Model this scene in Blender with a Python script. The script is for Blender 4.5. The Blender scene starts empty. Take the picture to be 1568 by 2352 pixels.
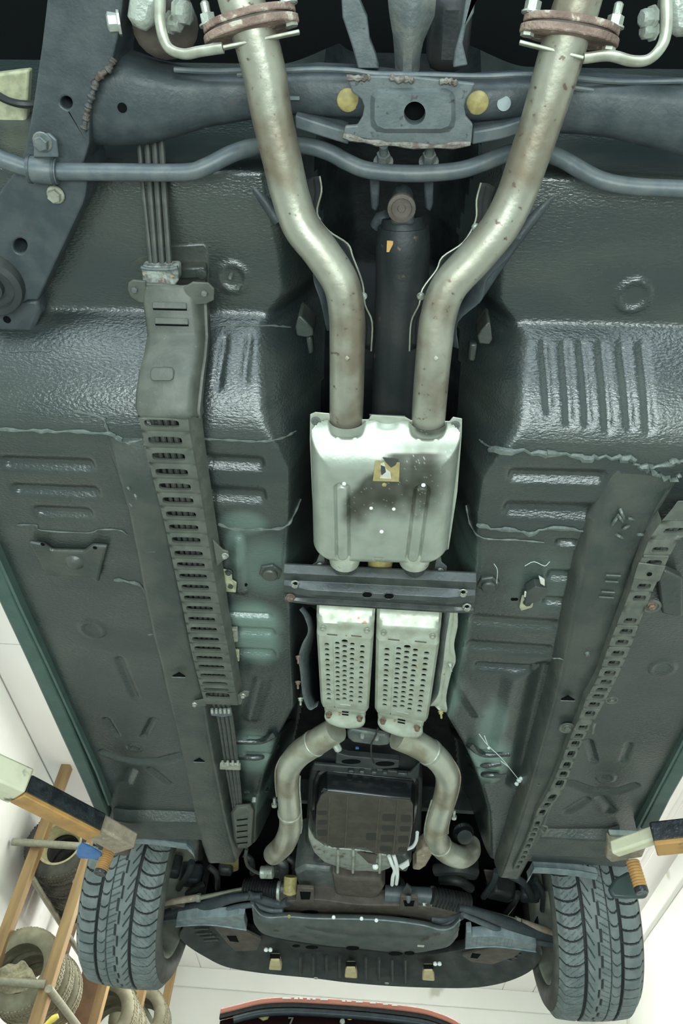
import bpy, bmesh, math, random
import numpy as np
from mathutils import Vector, Matrix
random.seed(7)
C = bpy.context.scene.collection
V = Vector
# ------------------------------------------------------------------ camera
CZ = 1.5                                   # lens height above the workshop floor
FPX, CX, CY = 1750.0, 784.0, 1176.0
def _basis(vx=788.0, vy=3150.0, lx=-33700.0, ly=-300.0):
    F = np.array([vx-CX, vy-CY, FPX]); F /= np.linalg.norm(F)
    R = -np.array([lx-CX, ly-CY, FPX]); R -= F*R.dot(F); R /= np.linalg.norm(R)
    U = np.cross(F, R)
    if U[1] > 0: U = -U
    return np.array([R, F, U])
MB_ = _basis()
cam_d = bpy.data.cameras.new('camera'); cam = bpy.data.objects.new('camera', cam_d); C.objects.link(cam)
cam_d.sensor_fit = 'VERTICAL'; cam_d.sensor_height = 36.0; cam_d.lens = 36.0*FPX/2352.0; cam_d.clip_start = 0.02
rx, ry, rz = MB_@np.array([1, 0, 0.]), MB_@np.array([0, -1, 0.]), MB_@np.array([0, 0, -1.])
cam.matrix_world = Matrix(((rx[0], ry[0], rz[0], 0), (rx[1], ry[1], rz[1], 0), (rx[2], ry[2], rz[2], CZ), (0, 0, 0, 1)))
bpy.context.scene.camera = cam
# ------------------------------------------------------------------ light
sc = bpy.context.scene
sc.view_settings.view_transform = 'Standard'; sc.view_settings.look = 'None'
sc.view_settings.gamma = 1.0; sc.view_settings.use_curve_mapping = False
sc.view_settings.exposure = 0.08
w = bpy.data.worlds.new('daylight'); sc.world = w; w.use_nodes = True
bg = w.node_tree.nodes['Background']; bg.inputs[0].default_value = (0.70, 0.98, 0.95, 1); bg.inputs[1].default_value = 0.22
def area(name, loc, target, sx, sy, power, col):
    d = bpy.data.lights.new(name, 'AREA'); d.shape = 'RECTANGLE'; d.size = sx; d.size_y = sy; d.energy = power; d.color = col
    o = bpy.data.objects.new(name, d); C.objects.link(o); o.location = loc
    o.rotation_euler = (V(target)-V(loc)).to_track_quat('-Z', 'Y').to_euler(); return o
area('door_daylight', (-0.3, -4.2, 1.9), (0, 0.5, 2.3), 4.6, 2.8, 200, (0.78, 0.93, 1.0))
area('floor_fill_light', (0.1, -0.75, 0.30), (0.1, -0.3, 2.5), 2.4, 0.8, 74, (0.88, 1.0, 0.98))  # unseen upward lamp added for the heel highlight, replacing a bright floor patch
area('ceiling_tube_light', (-1.9, 4.2, 4.9), (-1.9, 4.2, 0), 0.5, 4.0, 48, (1.0, 1.0, 0.92))
area('ceiling_tube_light', (2.0, 4.2, 4.9), (2.0, 4.2, 0), 0.5, 4.0, 48, (1.0, 1.0, 0.94))
area('ceiling_tube_light', (0.0, 7.6, 4.9), (0.0, 7.6, 0), 3.0, 0.5, 150, (1.0, 1.0, 0.96))
area('ceiling_fill_light', (-1.6, 4.6, 4.35), (-1.6, 4.6, 9), 0.3, 5.0, 10, (1.0, 1.0, 0.97))  # unseen upward lamps added to brighten the ceiling
area('ceiling_fill_light', (1.6, 5.0, 4.35), (1.6, 5.0, 9), 0.3, 5.0, 10, (1.0, 1.0, 0.97))
area('ceiling_fill_light', (0.0, 8.6, 4.35), (0.0, 8.6, 9), 3.5, 0.4, 105, (1.0, 1.0, 0.97))
# ------------------------------------------------------------------ unprojection and helpers
def ray(x, y): return MB_@np.array([(x-CX)/FPX, (y-CY)/FPX, 1.0])
def P(x, y, h):
    d = ray(x, y); t = h/d[2]; return V((d[0]*t, d[1]*t, CZ+h))
def PY(x, y, Y):
    d = ray(x, y); t = Y/d[1]; return V((d[0]*t, Y, CZ+d[2]*t))
def PX(x, y, X):
    d = ray(x, y); t = X/d[0]; return V((X, d[1]*t, CZ+d[2]*t))
def PP(l): return [P(*a) for a in l]
UP = V((0, 0, 1)); DN = V((0, 0, -1))

def mat(name, c1, c2=None, scale=9.0, rough=0.5, metal=0.0, bump=0.0, bscale=60.0, spot=None, spscale=14.0, spth=0.62,
        coat=0.0, ior=1.5, sc=4.0, spec=0.5, stretch=(1, 1, 1), rvar=0.0, attr=None, attr_col=None, attr_rough=None):
    m = bpy.data.materials.new(name); m.use_nodes = True
    scale *= sc; spscale *= sc; bscale *= (1.0 if sc == 1 else 2.2)
    nt = m.node_tree; N = nt.nodes; L = nt.links
    b = N['Principled BSDF']; b.inputs['Roughness'].default_value = rough; b.inputs['Metallic'].default_value = metal; b.inputs['IOR'].default_value = ior; b.inputs['Specular IOR Level'].default_value = spec
    if coat: b.inputs['Coat Weight'].default_value = coat; b.inputs['Coat Roughness'].default_value = 0.15
    tc = N.new('ShaderNodeTexCoord'); mp = N.new('ShaderNodeMapping'); mp.inputs['Scale'].default_value = stretch
    L.new(tc.outputs['Object'], mp.inputs['Vector'])
    def noise(s, d=4.0):
        n = N.new('ShaderNodeTexNoise'); n.inputs['Scale'].default_value = s; n.inputs['Detail'].default_value = d
        L.new(mp.outputs['Vector'], n.inputs['Vector']); return n
    def ramp(src, a, b2):
        r = N.new('ShaderNodeMapRange'); r.inputs['From Min'].default_value = a; r.inputs['From Max'].default_value = b2
        r.interpolation_type = 'SMOOTHSTEP'; L.new(src, r.inputs['Value']); return r.outputs['Result']
    def mix(f, a, b2):
        x = N.new('ShaderNodeMix'); x.data_type = 'RGBA'; L.new(f, x.inputs[0])
        for i, c in ((6, a), (7, b2)):
            if isinstance(c, tuple): x.inputs[i].default_value = (*c, 1)
            else: L.new(c, x.inputs[i])
        return x.outputs[2]
    col = c1
    if c2 is not None: col = mix(ramp(noise(scale).outputs['Fac'], 0.35, 0.68), c1, c2)
    if spot is not None: col = mix(ramp(noise(spscale, 6).outputs['Fac'], spth, spth+0.08), col, spot)
    if attr:
        at = N.new('ShaderNodeAttribute'); at.attribute_name = attr
        col = mix(at.outputs['Fac'], col, attr_col)
        if attr_rough is not None:
            r = N.new('ShaderNodeMapRange'); r.inputs['To Min'].default_value = rough; r.inputs['To Max'].default_value = attr_rough
            L.new(at.outputs['Fac'], r.inputs['Value']); L.new(r.outputs['Result'], b.inputs['Roughness'])
    if isinstance(col, tuple): b.inputs['Base Color'].default_value = (*col, 1)
    else: L.new(col, b.inputs['Base Color'])
    if rvar:
        r = N.new('ShaderNodeMapRange'); r.inputs['From Min'].default_value = 0.3; r.inputs['From Max'].default_value = 0.7
        r.inputs['To Min'].default_value = max(0.05, rough-rvar); r.inputs['To Max'].default_value = rough+rvar
        L.new(noise(scale*1.7).outputs['Fac'], r.inputs['Value']); L.new(r.outputs['Result'], b.inputs['Roughness'])
    if bump:
        bp = N.new('ShaderNodeBump'); bp.inputs['Strength'].default_value = bump; bp.inputs['Distance'].default_value = 0.004
        L.new(noise(bscale, 3).outputs['Fac'], bp.inputs['Height']); L.new(bp.outputs['Normal'], b.inputs['Normal'])
    return m
def emis(name, col, s):
    m = bpy.data.materials.new(name); m.use_nodes = True; b = m.node_tree.nodes['Principled BSDF']
    b.inputs['Base Color'].default_value = (*col, 1); b.inputs['Emission Color'].default_value = (*col, 1); b.inputs['Emission Strength'].default_value = s
    return m
M = dict(
 under=mat('undercoat', (0.021, 0.030, 0.029), (0.039, 0.047, 0.041), 2, rough=0.25, bump=0.28, bscale=110, stretch=(0.6, 1.4, 1), rvar=0.0, attr='greenish', attr_col=(0.155, 0.235, 0.20), ior=1.85),
 tunnel=mat('tunnel_shade', (0.004, 0.006, 0.006), (0.009, 0.012, 0.012), 8, rough=0.6, bump=0.2, spec=0.25),
 under2=mat('undercoat_rail', (0.036, 0.045, 0.040), (0.060, 0.066, 0.054), 4, rough=0.38, bump=0.25, bscale=60, rvar=0.08, ior=1.6),
 bead=mat('seam_sealer', (0.09, 0.11, 0.10), (0.14, 0.16, 0.14), 20, rough=0.35, bump=0.4, bscale=90),
 sill=mat('rocker_paint', (0.05, 0.092, 0.078), (0.066, 0.11, 0.094), 6, rough=0.45, bump=0.2, bscale=120),
 dark=mat('void_shade', (0.003, 0.004, 0.0045), rough=0.9, spec=0.1),  # near-black colour stands in for the shade inside holes, slots and gaps
 frame=mat('subframe_paint', (0.036, 0.046, 0.052), (0.055, 0.066, 0.070), 9, rough=0.5, bump=0.15, bscale=90, spot=(0.09, 0.06, 0.045), spscale=12, spth=0.68, rvar=0.08),
 plate=mat('grey_pressed_plate', (0.085, 0.105, 0.108), (0.12, 0.14, 0.14), 14, rough=0.5, bump=0.15, bscale=110, spot=(0.05, 0.055, 0.055), spscale=22, spth=0.62),
 weld2=mat('dark_weld', (0.06, 0.066, 0.066), (0.10, 0.075, 0.06), 12, rough=0.6, bump=0.6, bscale=110),
 weld=mat('weld_bead', (0.22, 0.21, 0.18), (0.10, 0.075, 0.06), 25, rough=0.6, bump=0.6, bscale=110),
 pipe=mat('exhaust_steel', (0.38, 0.38, 0.31), (0.21, 0.175, 0.125), 3, rough=0.42, metal=0.6, bump=0.12, bscale=40, spot=(0.16, 0.115, 0.09), spscale=24, spth=0.635, rvar=0.1),
 pipe2=mat('front_pipe_steel', (0.50, 0.51, 0.42), (0.30, 0.27, 0.19), 3, rough=0.40, metal=0.5, bump=0.1, bscale=40, spot=(0.20, 0.13, 0.08), spscale=18, spth=0.68, rvar=0.1),
 alum=mat('aluminised_shield', (0.50, 0.54, 0.45), (0.40, 0.42, 0.33), 9, rough=0.42, metal=0.35, bump=0.1, bscale=50, spot=(0.36, 0.21, 0.11), spscale=12, spth=0.66, rvar=0.08),
 muff=mat('resonator_shell', (0.37, 0.40, 0.34), (0.30, 0.33, 0.275), 6, rough=0.36, metal=0.35, bump=0.08, bscale=60, attr='stain', attr_col=(0.055, 0.055, 0.042), attr_rough=0.5),
 cover=mat('line_cover_plastic', (0.075, 0.083, 0.068), (0.105, 0.112, 0.092), 9, rough=0.5, bump=0.12, bscale=80, spot=(0.16, 0.165, 0.14), spscale=40, spth=0.68),
 ladder=mat('conduit_plate', (0.085, 0.095, 0.08), (0.125, 0.13, 0.105), 12, rough=0.45, bump=0.15, bscale=70, spot=(0.2, 0.21, 0.17), spscale=30, spth=0.68),
 line=mat('coated_line', (0.045, 0.052, 0.048), (0.075, 0.078, 0.066), 15, rough=0.5),
 brace=mat('black_brace', (0.034, 0.042, 0.040), (0.058, 0.066, 0.06), 5, rough=0.3, bump=0.1, bscale=60, rvar=0.1),
 zinc=mat('zinc_bolt', (0.55, 0.58, 0.52), (0.35, 0.36, 0.31), 30, rough=0.35, metal=0.7),
 rustb=mat('rusty_bolt', (0.15, 0.10, 0.075), (0.27, 0.18, 0.13), 40, rough=0.6, metal=0.3, bump=0.4, bscale=150),
 rust=mat('flange_rust', (0.15, 0.10, 0.08), (0.30, 0.215, 0.17), 9, rough=0.75, bump=0.8, bscale=80, spot=(0.45, 0.41, 0.33), spscale=18, spth=0.6),
 hang=mat('hanger_steel', (0.42, 0.44, 0.36), (0.30, 0.30, 0.24), 14, rough=0.4, metal=0.4),
 cast=mat('cast_aluminium', (0.46, 0.50, 0.45), (0.36, 0.38, 0.32), 12, rough=0.42, metal=0.5, bump=0.25, bscale=90, spot=(0.2, 0.2, 0.16), spscale=12, spth=0.6),
 castd=mat('dirty_cast_aluminium', (0.12, 0.14, 0.14), (0.19, 0.20, 0.18), 10, rough=0.5, metal=0.3, bump=0.3, bscale=60),
 shaft=mat('driveshaft_paint', (0.012, 0.016, 0.017), (0.026, 0.028, 0.027), 3, rough=0.5, bump=0.12, spot=(0.12, 0.075, 0.05), spscale=14, spth=0.66),
 pan=mat('gloss_black_pan', (0.012, 0.014, 0.015), rough=0.16, coat=0.5),
 pocket=mat('pan_pocket_dark', (0.030, 0.027, 0.022), rough=0.7),  # flat darker rectangles drawn in place of the pan pockets
 pandirt=mat('pan_dirty_bottom', (0.052, 0.045, 0.035), (0.075, 0.066, 0.05), 8, rough=0.6, bump=0.1),
 bar=mat('stabilizer_paint', (0.075, 0.095, 0.105), (0.11, 0.125, 0.125), 12, rough=0.42, bump=0.1),
 plast=mat('black_plastic', (0.030, 0.036, 0.036), (0.05, 0.055, 0.052), 7, rough=0.5, bump=0.1),
 tray=mat('splash_shield_plastic', (0.075, 0.088, 0.083), (0.11, 0.12, 0.108), 5, rough=0.55, bump=0.1, spot=(0.06, 0.05, 0.04), spscale=6, spth=0.62),
 defl=mat('deflector_plastic', (0.16, 0.20, 0.21), (0.24, 0.29, 0.29), 9, rough=0.45),
 brown=mat('brown_dirt_metal', (0.075, 0.062, 0.05), (0.11, 0.09, 0.075), 9, rough=0.6, bump=0.2),
 rubber=mat('black_rubber', (0.012, 0.014, 0.014), (0.022, 0.024, 0.023), 12, rough=0.5, bump=0.1),
 tyre=mat('tyre_rubber', (0.13, 0.155, 0.15), (0.19, 0.215, 0.205), 22, sc=1.0, rough=0.6, bump=0.35, bscale=120, attr='groove', attr_col=(0.012, 0.014, 0.014)),
 side=mat('tyre_sidewall', (0.06, 0.065, 0.055), (0.095, 0.10, 0.085), 8, rough=0.6),
 rim=mat('wheel_metal', (0.42, 0.44, 0.36), (0.33, 0.34, 0.27), 6, rough=0.5, metal=0.3),
 wood=mat('rack_wood', (0.30, 0.205, 0.085), (0.20, 0.125, 0.055), 5, sc=1.0, rough=0.65, bump=0.15, stretch=(3, 3, 0.35)),
 woodd=mat('dark_wood', (0.16, 0.09, 0.045), (0.10, 0.06, 0.03), 6, sc=1.0, rough=0.7),
 orange=mat('orange_paint', (0.52, 0.28, 0.08), (0.38, 0.20, 0.07), 6, rough=0.5, spot=(0.2, 0.12, 0.06), spscale=14, spth=0.66),
 cream=mat('chipped_cream_paint', (0.72, 0.70, 0.50), (0.62, 0.60, 0.42), 7, sc=3.0, rough=0.5, spot=(0.10, 0.10, 0.07), spscale=5, spth=0.63),
 greasy=mat('greasy_black_steel', (0.012, 0.015, 0.018), (0.03, 0.036, 0.038), 10, rough=0.3, bump=0.5, bscale=50, spot=(0.22, 0.25, 0.24), spscale=26, spth=0.68),
 tan=mat('worn_arm_steel', (0.36, 0.30, 0.22), (0.27, 0.22, 0.16), 14, rough=0.6, bump=0.3, spot=(0.50, 0.47, 0.38), spscale=16, spth=0.62),
 pad=mat('pad_rubber', (0.26, 0.30, 0.28), (0.36, 0.40, 0.37), 12, rough=0.6, bump=0.3),
 blue=mat('blue_cap', (0.05, 0.16, 0.42), (0.08, 0.22, 0.5), 9, rough=0.45),
 teal=mat('grey_green_cap', (0.035, 0.055, 0.052), (0.06, 0.085, 0.08), 3, rough=0.4),
 old=mat('old_tyre', (0.16, 0.155, 0.10), (0.24, 0.235, 0.16), 9, sc=1.0, rough=0.8, bump=0.4, bscale=60),
 oldd=mat('old_tyre_dark', (0.045, 0.046, 0.038), (0.09, 0.09, 0.07), 9, sc=1.0, rough=0.75, bump=0.3, bscale=60),
 creamrim=mat('old_wheel_rim', (0.55, 0.52, 0.30), (0.45, 0.42, 0.24), 9, rough=0.55),
 rag=mat('rag_cloth', (0.34, 0.32, 0.20), (0.22, 0.21, 0.14), 12, rough=0.9, bump=0.4),
 galv=mat('galvanised_pipe', (0.30, 0.31, 0.23), (0.24, 0.24, 0.18), 9, rough=0.45, metal=0.4),
 wall=mat('painted_wall', (0.80, 0.83, 0.79), (0.75, 0.78, 0.73), 0.9, sc=1.0, rough=0.8, spot=(0.50, 0.53, 0.44), spscale=1.6, spth=0.66),
 ceil=mat('ceiling_panel_paint', (0.86, 0.87, 0.85), (0.82, 0.83, 0.80), 1.2, sc=1.0, rough=0.7),
 floor=mat('concrete_floor', (0.44, 0.50, 0.47), (0.36, 0.41, 0.39), 1.4, sc=1.0, rough=0.6, bump=0.1, bscale=30),
 red=mat('red_paint', (0.52, 0.19, 0.13), (0.48, 0.16, 0.11), 4, sc=1.0, rough=0.3, coat=0.5),
 maroon=mat('maroon_interior', (0.014, 0.004, 0.004), rough=0.8, spec=0.1),
 seal=mat('door_seal', (0.02, 0.03, 0.038), (0.035, 0.048, 0.055), 8, rough=0.35),
 white=mat('white_lettering', (0.85, 0.85, 0.80), rough=0.6),
 ink=mat('dark_lettering', (0.05, 0.055, 0.05), rough=0.7),
 yellow=mat('yellow_plastic', (0.75, 0.66, 0.12), rough=0.4),
 lemon=mat('dull_yellow_plug', (0.38, 0.32, 0.12), (0.28, 0.23, 0.09), 30, rough=0.55),
 tanpl=mat('tan_plate', (0.42, 0.42, 0.27), (0.30, 0.30, 0.19), 20, rough=0.55),
 label=mat('torn_label', (0.38, 0.31, 0.14), (0.30, 0.25, 0.11), 25, rough=0.6),
 paper=mat('label_paper', (0.58, 0.58, 0.50), (0.5, 0.5, 0.42), 30, rough=0.8),
 duct=mat('cream_foam_pad', (0.62, 0.52, 0.30), (0.52, 0.42, 0.22), 9, rough=0.7),
 clipw=mat('white_clip', (0.85, 0.88, 0.84), rough=0.5),
 oily=mat('light_oil_streaked_pipe', (0.5, 0.52, 0.46), rough=0.4),
 flake=mat('flaking_paint_bracket', (0.34, 0.36, 0.32), (0.10, 0.11, 0.10), 22, rough=0.6, spot=(0.42, 0.24, 0.15), spscale=26, spth=0.62, bump=0.6, bscale=70),
 web=mat('cobweb_thread', (0.6, 0.66, 0.62), rough=0.8),
 orangep=mat('orange_tag', (0.55, 0.32, 0.10), rough=0.6),
 lamp=emis('lamp_diffuser', (1.0, 1.0, 0.97), 1.2),
)

def catmull(pts, n=6):
    pts = [V(p) for p in pts]
    if len(pts) < 3: return pts
    out = []
    for i in range(len(pts)-1):
        p0 = pts[i-1] if i else pts[0]*2-pts[1]
        p1, p2 = pts[i], pts[i+1]
        p3 = pts[i+2] if i+2 < len(pts) else pts[-1]*2-pts[-2]
        for k in range(n):
            t = k/n
            out.append(0.5*((2*p1)+(p2-p0)*t+(2*p0-5*p1+4*p2-p3)*t*t+(3*p1-p0-3*p2+p3)*t**3))
    out.append(pts[-1]); return out
def sstep(a, b, x):
    t = np.clip((x-a)/(b-a), 0, 1); return t*t*(3-2*t)

class MB:
    def __init__(s): s.v = []; s.f = []
    def add(s, vs, fs):
        k = len(s.v); s.v += [tuple(v) for v in vs]; s.f += [tuple(i+k for i in f) for f in fs]; return s
    def loft(s, rings, caps=True, closed=True):
        n = len(rings[0]); vs = [p for r in rings for p in r]; fs = []
        for i in range(len(rings)-1):
            for j in range(n if closed else n-1):
                a, b = i*n+j, i*n+(j+1) % n; fs.append((a, b, b+n, a+n))
        if caps and closed: fs.append(tuple(range(n-1, -1, -1))); fs.append(tuple((len(rings)-1)*n+j for j in range(n)))
        return s.add(vs, fs)
    def tube(s, pts, r, seg=12, n=6, caps=True, squash=None):
        path = catmull(pts, n) if n > 1 else [V(p) for p in pts]
        m = len(path)
        if not callable(r):
            rl = r if isinstance(r, (list, tuple)) else [r]*len(pts)
            rr = lambda t: float(np.interp(t*(len(rl)-1), range(len(rl)), rl))
        else: rr = r
        T0 = (path[1]-path[0]).normalized(); nrm = T0.orthogonal().normalized(); rings = []
        for i, p in enumerate(path):
            T = (path[min(i+1, m-1)]-path[max(i-1, 0)]).normalized()
            nrm = (nrm-T*nrm.dot(T)).normalized(); bn = T.cross(nrm); q = rr(i/max(1, m-1))
            ring = []
            for k in range(seg):
                a = 2*math.pi*k/seg; o = (nrm*math.cos(a)+bn*math.sin(a))*q
                if squash: o = o-squash[0]*o.dot(squash[0])*(1-squash[1])
                ring.append(p+o)
            rings.append(ring)
        return s.loft(rings, caps)
    def box(s, c, size, R=None):
        c = V(c); x, y, z = [k/2 for k in size]; R = R or Matrix.Identity(3)
        vs = [c+R@V((a*x, b*y, d*z)) for a in (-1, 1) for b in (-1, 1) for d in (-1, 1)]
        return s.add(vs, [(0, 1, 3, 2), (4, 6, 7, 5), (0, 4, 5, 1), (2, 3, 7, 6), (0, 2, 6, 4), (1, 5, 7, 3)])
    def prism(s, poly, vec):
        n = len(poly); vec = V(vec); a = [V(p) for p in poly]
        return s.loft([a, [p+vec for p in a]])
    def bar(s, a, b, wd, ht, up=UP):
        a, b = V(a), V(b); t = (b-a).normalized(); sd = t.cross(up).normalized(); u = sd.cross(t)
        q = lambda c: [c+sd*wd/2+u*ht/2, c-sd*wd/2+u*ht/2, c-sd*wd/2-u*ht/2, c+sd*wd/2-u*ht/2]
        return s.loft([q(a), q(b)])
    def lathe(s, c, axis, prof, seg=24, caps=True):
        c = V(c); ax = V(axis).normalized(); u = ax.orthogonal().normalized(); w_ = ax.cross(u)
        return s.loft([[c+ax*t+(u*math.cos(2*math.pi*k/seg)+w_*math.sin(2*math.pi*k/seg))*r for k in range(seg)] for r, t in prof], caps)
    def bolt(s, c, axis=DN, r=0.006, h=0.006, washer=True, stud=0.0):
        r *= 0.78
        if washer: s.lathe(c, axis, [(r*1.45, 0), (r*1.5, r*.1), (r*1.35, r*.3)], 16)
        s.lathe(V(c)+V(axis).normalized()*r*.25, axis, [(r*1.1, 0), (r*1.12, h*.85), (r*.95, h)], 6)
        if stud: s.lathe(V(c)+V(axis).normalized()*h, axis, [(r*.55, 0), (r*.55, stud), (r*.4, stud+r*.2)], 10)
        else: s.lathe(V(c)+V(axis).normalized()*h*1.0, axis, [(r*.8, 0), (r*.7, r*.12)], 12)
        return s
    def grid(s, pts, nu, nv, keep=None):
        fs = []
        for i in range(nu-1):
            for j in range(nv-1):
                if keep is None or keep(i, j): a = i*nv+j; fs.append((a, a+1, a+nv+1, a+nv))
        return s.add(pts, fs)
    def build(s, name, m, parent=None, loc=None, smooth=40, solid=0.0, bevel=0.0, attr=None, down=False):
        o0 = V(parent['_o']) if parent is not None else (V(loc) if loc is not None else None)
        if o0 is None:
            a = np.array(s.v); o0 = V(((a[:, 0].min()+a[:, 0].max())/2, (a[:, 1].min()+a[:, 1].max())/2, a[:, 2].min()))
        me = bpy.data.meshes.new(name); me.from_pydata([(v[0]-o0[0], v[1]-o0[1], v[2]-o0[2]) for v in s.v], [], s.f)
        bm = bmesh.new(); bm.from_mesh(me)
        if attr is None: bmesh.ops.remove_doubles(bm, verts=bm.verts, dist=1e-6)
        bmesh.ops.recalc_face_normals(bm, faces=bm.faces)
        if down:
            for f_ in bm.faces:
                if f_.normal.z > .3: f_.normal_flip()
        bm.to_mesh(me); bm.free()
        if attr:
            at = me.attributes.new(attr[0], 'FLOAT', 'POINT'); at.data.foreach_set('value', np.asarray(attr[1], dtype=np.float32))
        if smooth:
            me.shade_smooth(); me.set_sharp_from_angle(angle=math.radians(smooth))
        me.materials.append(m)
        o = bpy.data.objects.new(name, me); C.objects.link(o)
        if parent is not None:
            o.parent = parent; o.location = (0, 0, 0)
        else: o.location = o0
        o['_o'] = tuple(o0)
        if solid:
            q = o.modifiers.new('solid', 'SOLIDIFY'); q.thickness = solid; q.offset = 0
        if bevel:
            q = o.modifiers.new('bevel', 'BEVEL'); q.width = bevel; q.segments = 2; q.limit_method = 'ANGLE'; q.angle_limit = math.radians(35)
        return o
def tag(o, label, cat, group=None):
    o['label'] = label; o['category'] = cat
    if group: o['group'] = group
    return o
def thing(name, label, cat, loc, group=None):
    o = bpy.data.objects.new(name, None); C.objects.link(o); o.location = loc; o.empty_display_size = 0.05
    o['_o'] = tuple(loc); return tag(o, label, cat, group)
def lab(o, text): o['label'] = text; return o
def flatpoly(px, h, thick, holes=()):
    """plate cut from a pixel outline lying at height h, with holes, thickness upward"""
    m = MB(); bm = bmesh.new(); es = []
    for loop in [px]+list(holes):
        vs = [bm.verts.new(P(p[0], p[1], h+(p[2] if len(p) > 2 else 0))) for p in loop]
        es += [bm.edges.new((vs[i], vs[(i+1) % len(vs)])) for i in range(len(vs))]
    bmesh.ops.triangle_fill(bm, use_beauty=True, edges=es)
    r = bmesh.ops.extrude_face_region(bm, geom=bm.faces[:])
    for g in r['geom']:
        if isinstance(g, bmesh.types.BMVert): g.co.z += thick
    bm.verts.index_update()
    m.add([v.co.copy() for v in bm.verts], [tuple(v.index for v in f.verts) for f in bm.faces]); bm.free(); return m
def circ(cx, cy, r, ry=None, n=20, rot=0):
    ry = ry or r; return [(cx+r*math.cos(2*math.pi*k/n)*math.cos(rot)-ry*math.sin(2*math.pi*k/n)*math.sin(rot),
                           cy+r*math.cos(2*math.pi*k/n)*math.sin(rot)+ry*math.sin(2*math.pi*k/n)*math.cos(rot)) for k in range(n)]
def rrect(x0, y0, x1, y1, r, n=4):
    o = []
    for cx, cy, a in ((x1-r, y1-r, 0), (x0+r, y1-r, 90), (x0+r, y0+r, 180), (x1-r, y0+r, 270)):
        for k in range(n+1): t = math.radians(a+90*k/n); o.append((cx+r*math.cos(t), cy+r*math.sin(t)))
    return o
class Quad:
    """bilinear patch over four 3-D corners: (0,0) (1,0) (1,1) (0,1)"""
    def __init__(s, a, b, c, d): s.c = [V(a), V(b), V(c), V(d)]
    def __call__(s, u, v, dz=0.0):
        a, b, c, d = s.c; p = a*(1-u)*(1-v)+b*u*(1-v)+c*u*v+d*(1-u)*v; p.z += dz; return p
def cell(mb, q, u0, u1, v0, v1, hole, thick=0.003, lip=0.0, n=16, sq=0.5):
    """one tile of a plate with a rounded hole through it; hole = (uc, vc, ru, rv)"""
    uc, vc, ru, rv = hole; out = []; inn = []; lp = []
    for k in range(n):
        a = 2*math.pi*k/n; ca, sa = math.cos(a), math.sin(a)
        ca = 0 if abs(ca) < 1e-9 else ca; sa = 0 if abs(sa) < 1e-9 else sa
        m = max(abs(ca), abs(sa)); ox, oy = ca/m, sa/m
        ix = math.copysign(abs(ca)**sq, ca); iy = math.copysign(abs(sa)**sq, sa)
        U = u1 if ox > .999 else u0 if ox < -.999 else uc+ox*((u1-uc) if ox > 0 else (uc-u0))
        W = v1 if oy > .999 else v0 if oy < -.999 else vc+oy*((v1-vc) if oy > 0 else (vc-v0))
        out.append(q(U, W)); inn.append(q(uc+ix*ru, vc+iy*rv, -lip)); lp.append(q(uc+ix*ru*1.14, vc+iy*rv*1.35, -lip))
    if lip: rings = [out, lp, inn, [p+V((0, 0, thick+lip)) for p in inn]]
    else: rings = [out, inn, [p+V((0, 0, thick)) for p in inn]]
    mb.loft(rings, caps=False)
    return mb
# ================================================================== room
def struct(name, mb, m, **k):
    o = mb.build(name, m, **k); o['kind'] = 'structure'; return o
WX0, WX1, WY, CH = -2.98, 3.0, 11.5, 5.0
struct('floor', MB().box((0, 2.5, -0.05), (12, 19, 0.1)), M['floor'])
struct('wall_left', MB().box((WX0-0.05, 4.5, CH/2), (0.1, 14.4, CH)), M['wall'])
struct('wall_right', MB().box((WX1+0.05, 4.5, CH/2), (0.1, 14.4, CH)), M['wall'])
struct('wall_front', MB().box(((WX0+WX1)/2, WY+0.05, CH/2), (WX1-WX0+.2, 0.1, CH)), M['wall'])
ce = struct('ceiling', MB().box(((WX0+WX1)/2, 4.5, CH+0.06), (WX1-WX0+.2, 14.4, 0.1)), M['ceil'])
# ceiling lining boards, long boards running with the car, joints between them
k = 0
pw = 0.405; x = WX0+0.01
while x < WX1-0.1:
    y = -2.6+(k % 2)*1.1
    while y < WY-0.05:
        y2 = min(y+2.4, WY)
        MB().box((x+pw/2, (y+y2)/2, CH+0.004), (min(pw, WX1-x)-0.012, y2-y-0.012, 0.012)).build('panel', M['ceil'], ce, smooth=0, bevel=0.002)
        y = y2
    x += pw; k += 1
struct('trim_right', MB().box((WX1-0.03, 4.5, CH-0.16), (0.06, 14.4, 0.20)), M['wall'], bevel=0.01)
struct('trim_front', MB().box(((WX0+WX1)/2, WY-0.02, CH-0.12), (WX1-WX0, 0.04, 0.24)), M['wall'], bevel=0.01)

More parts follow.
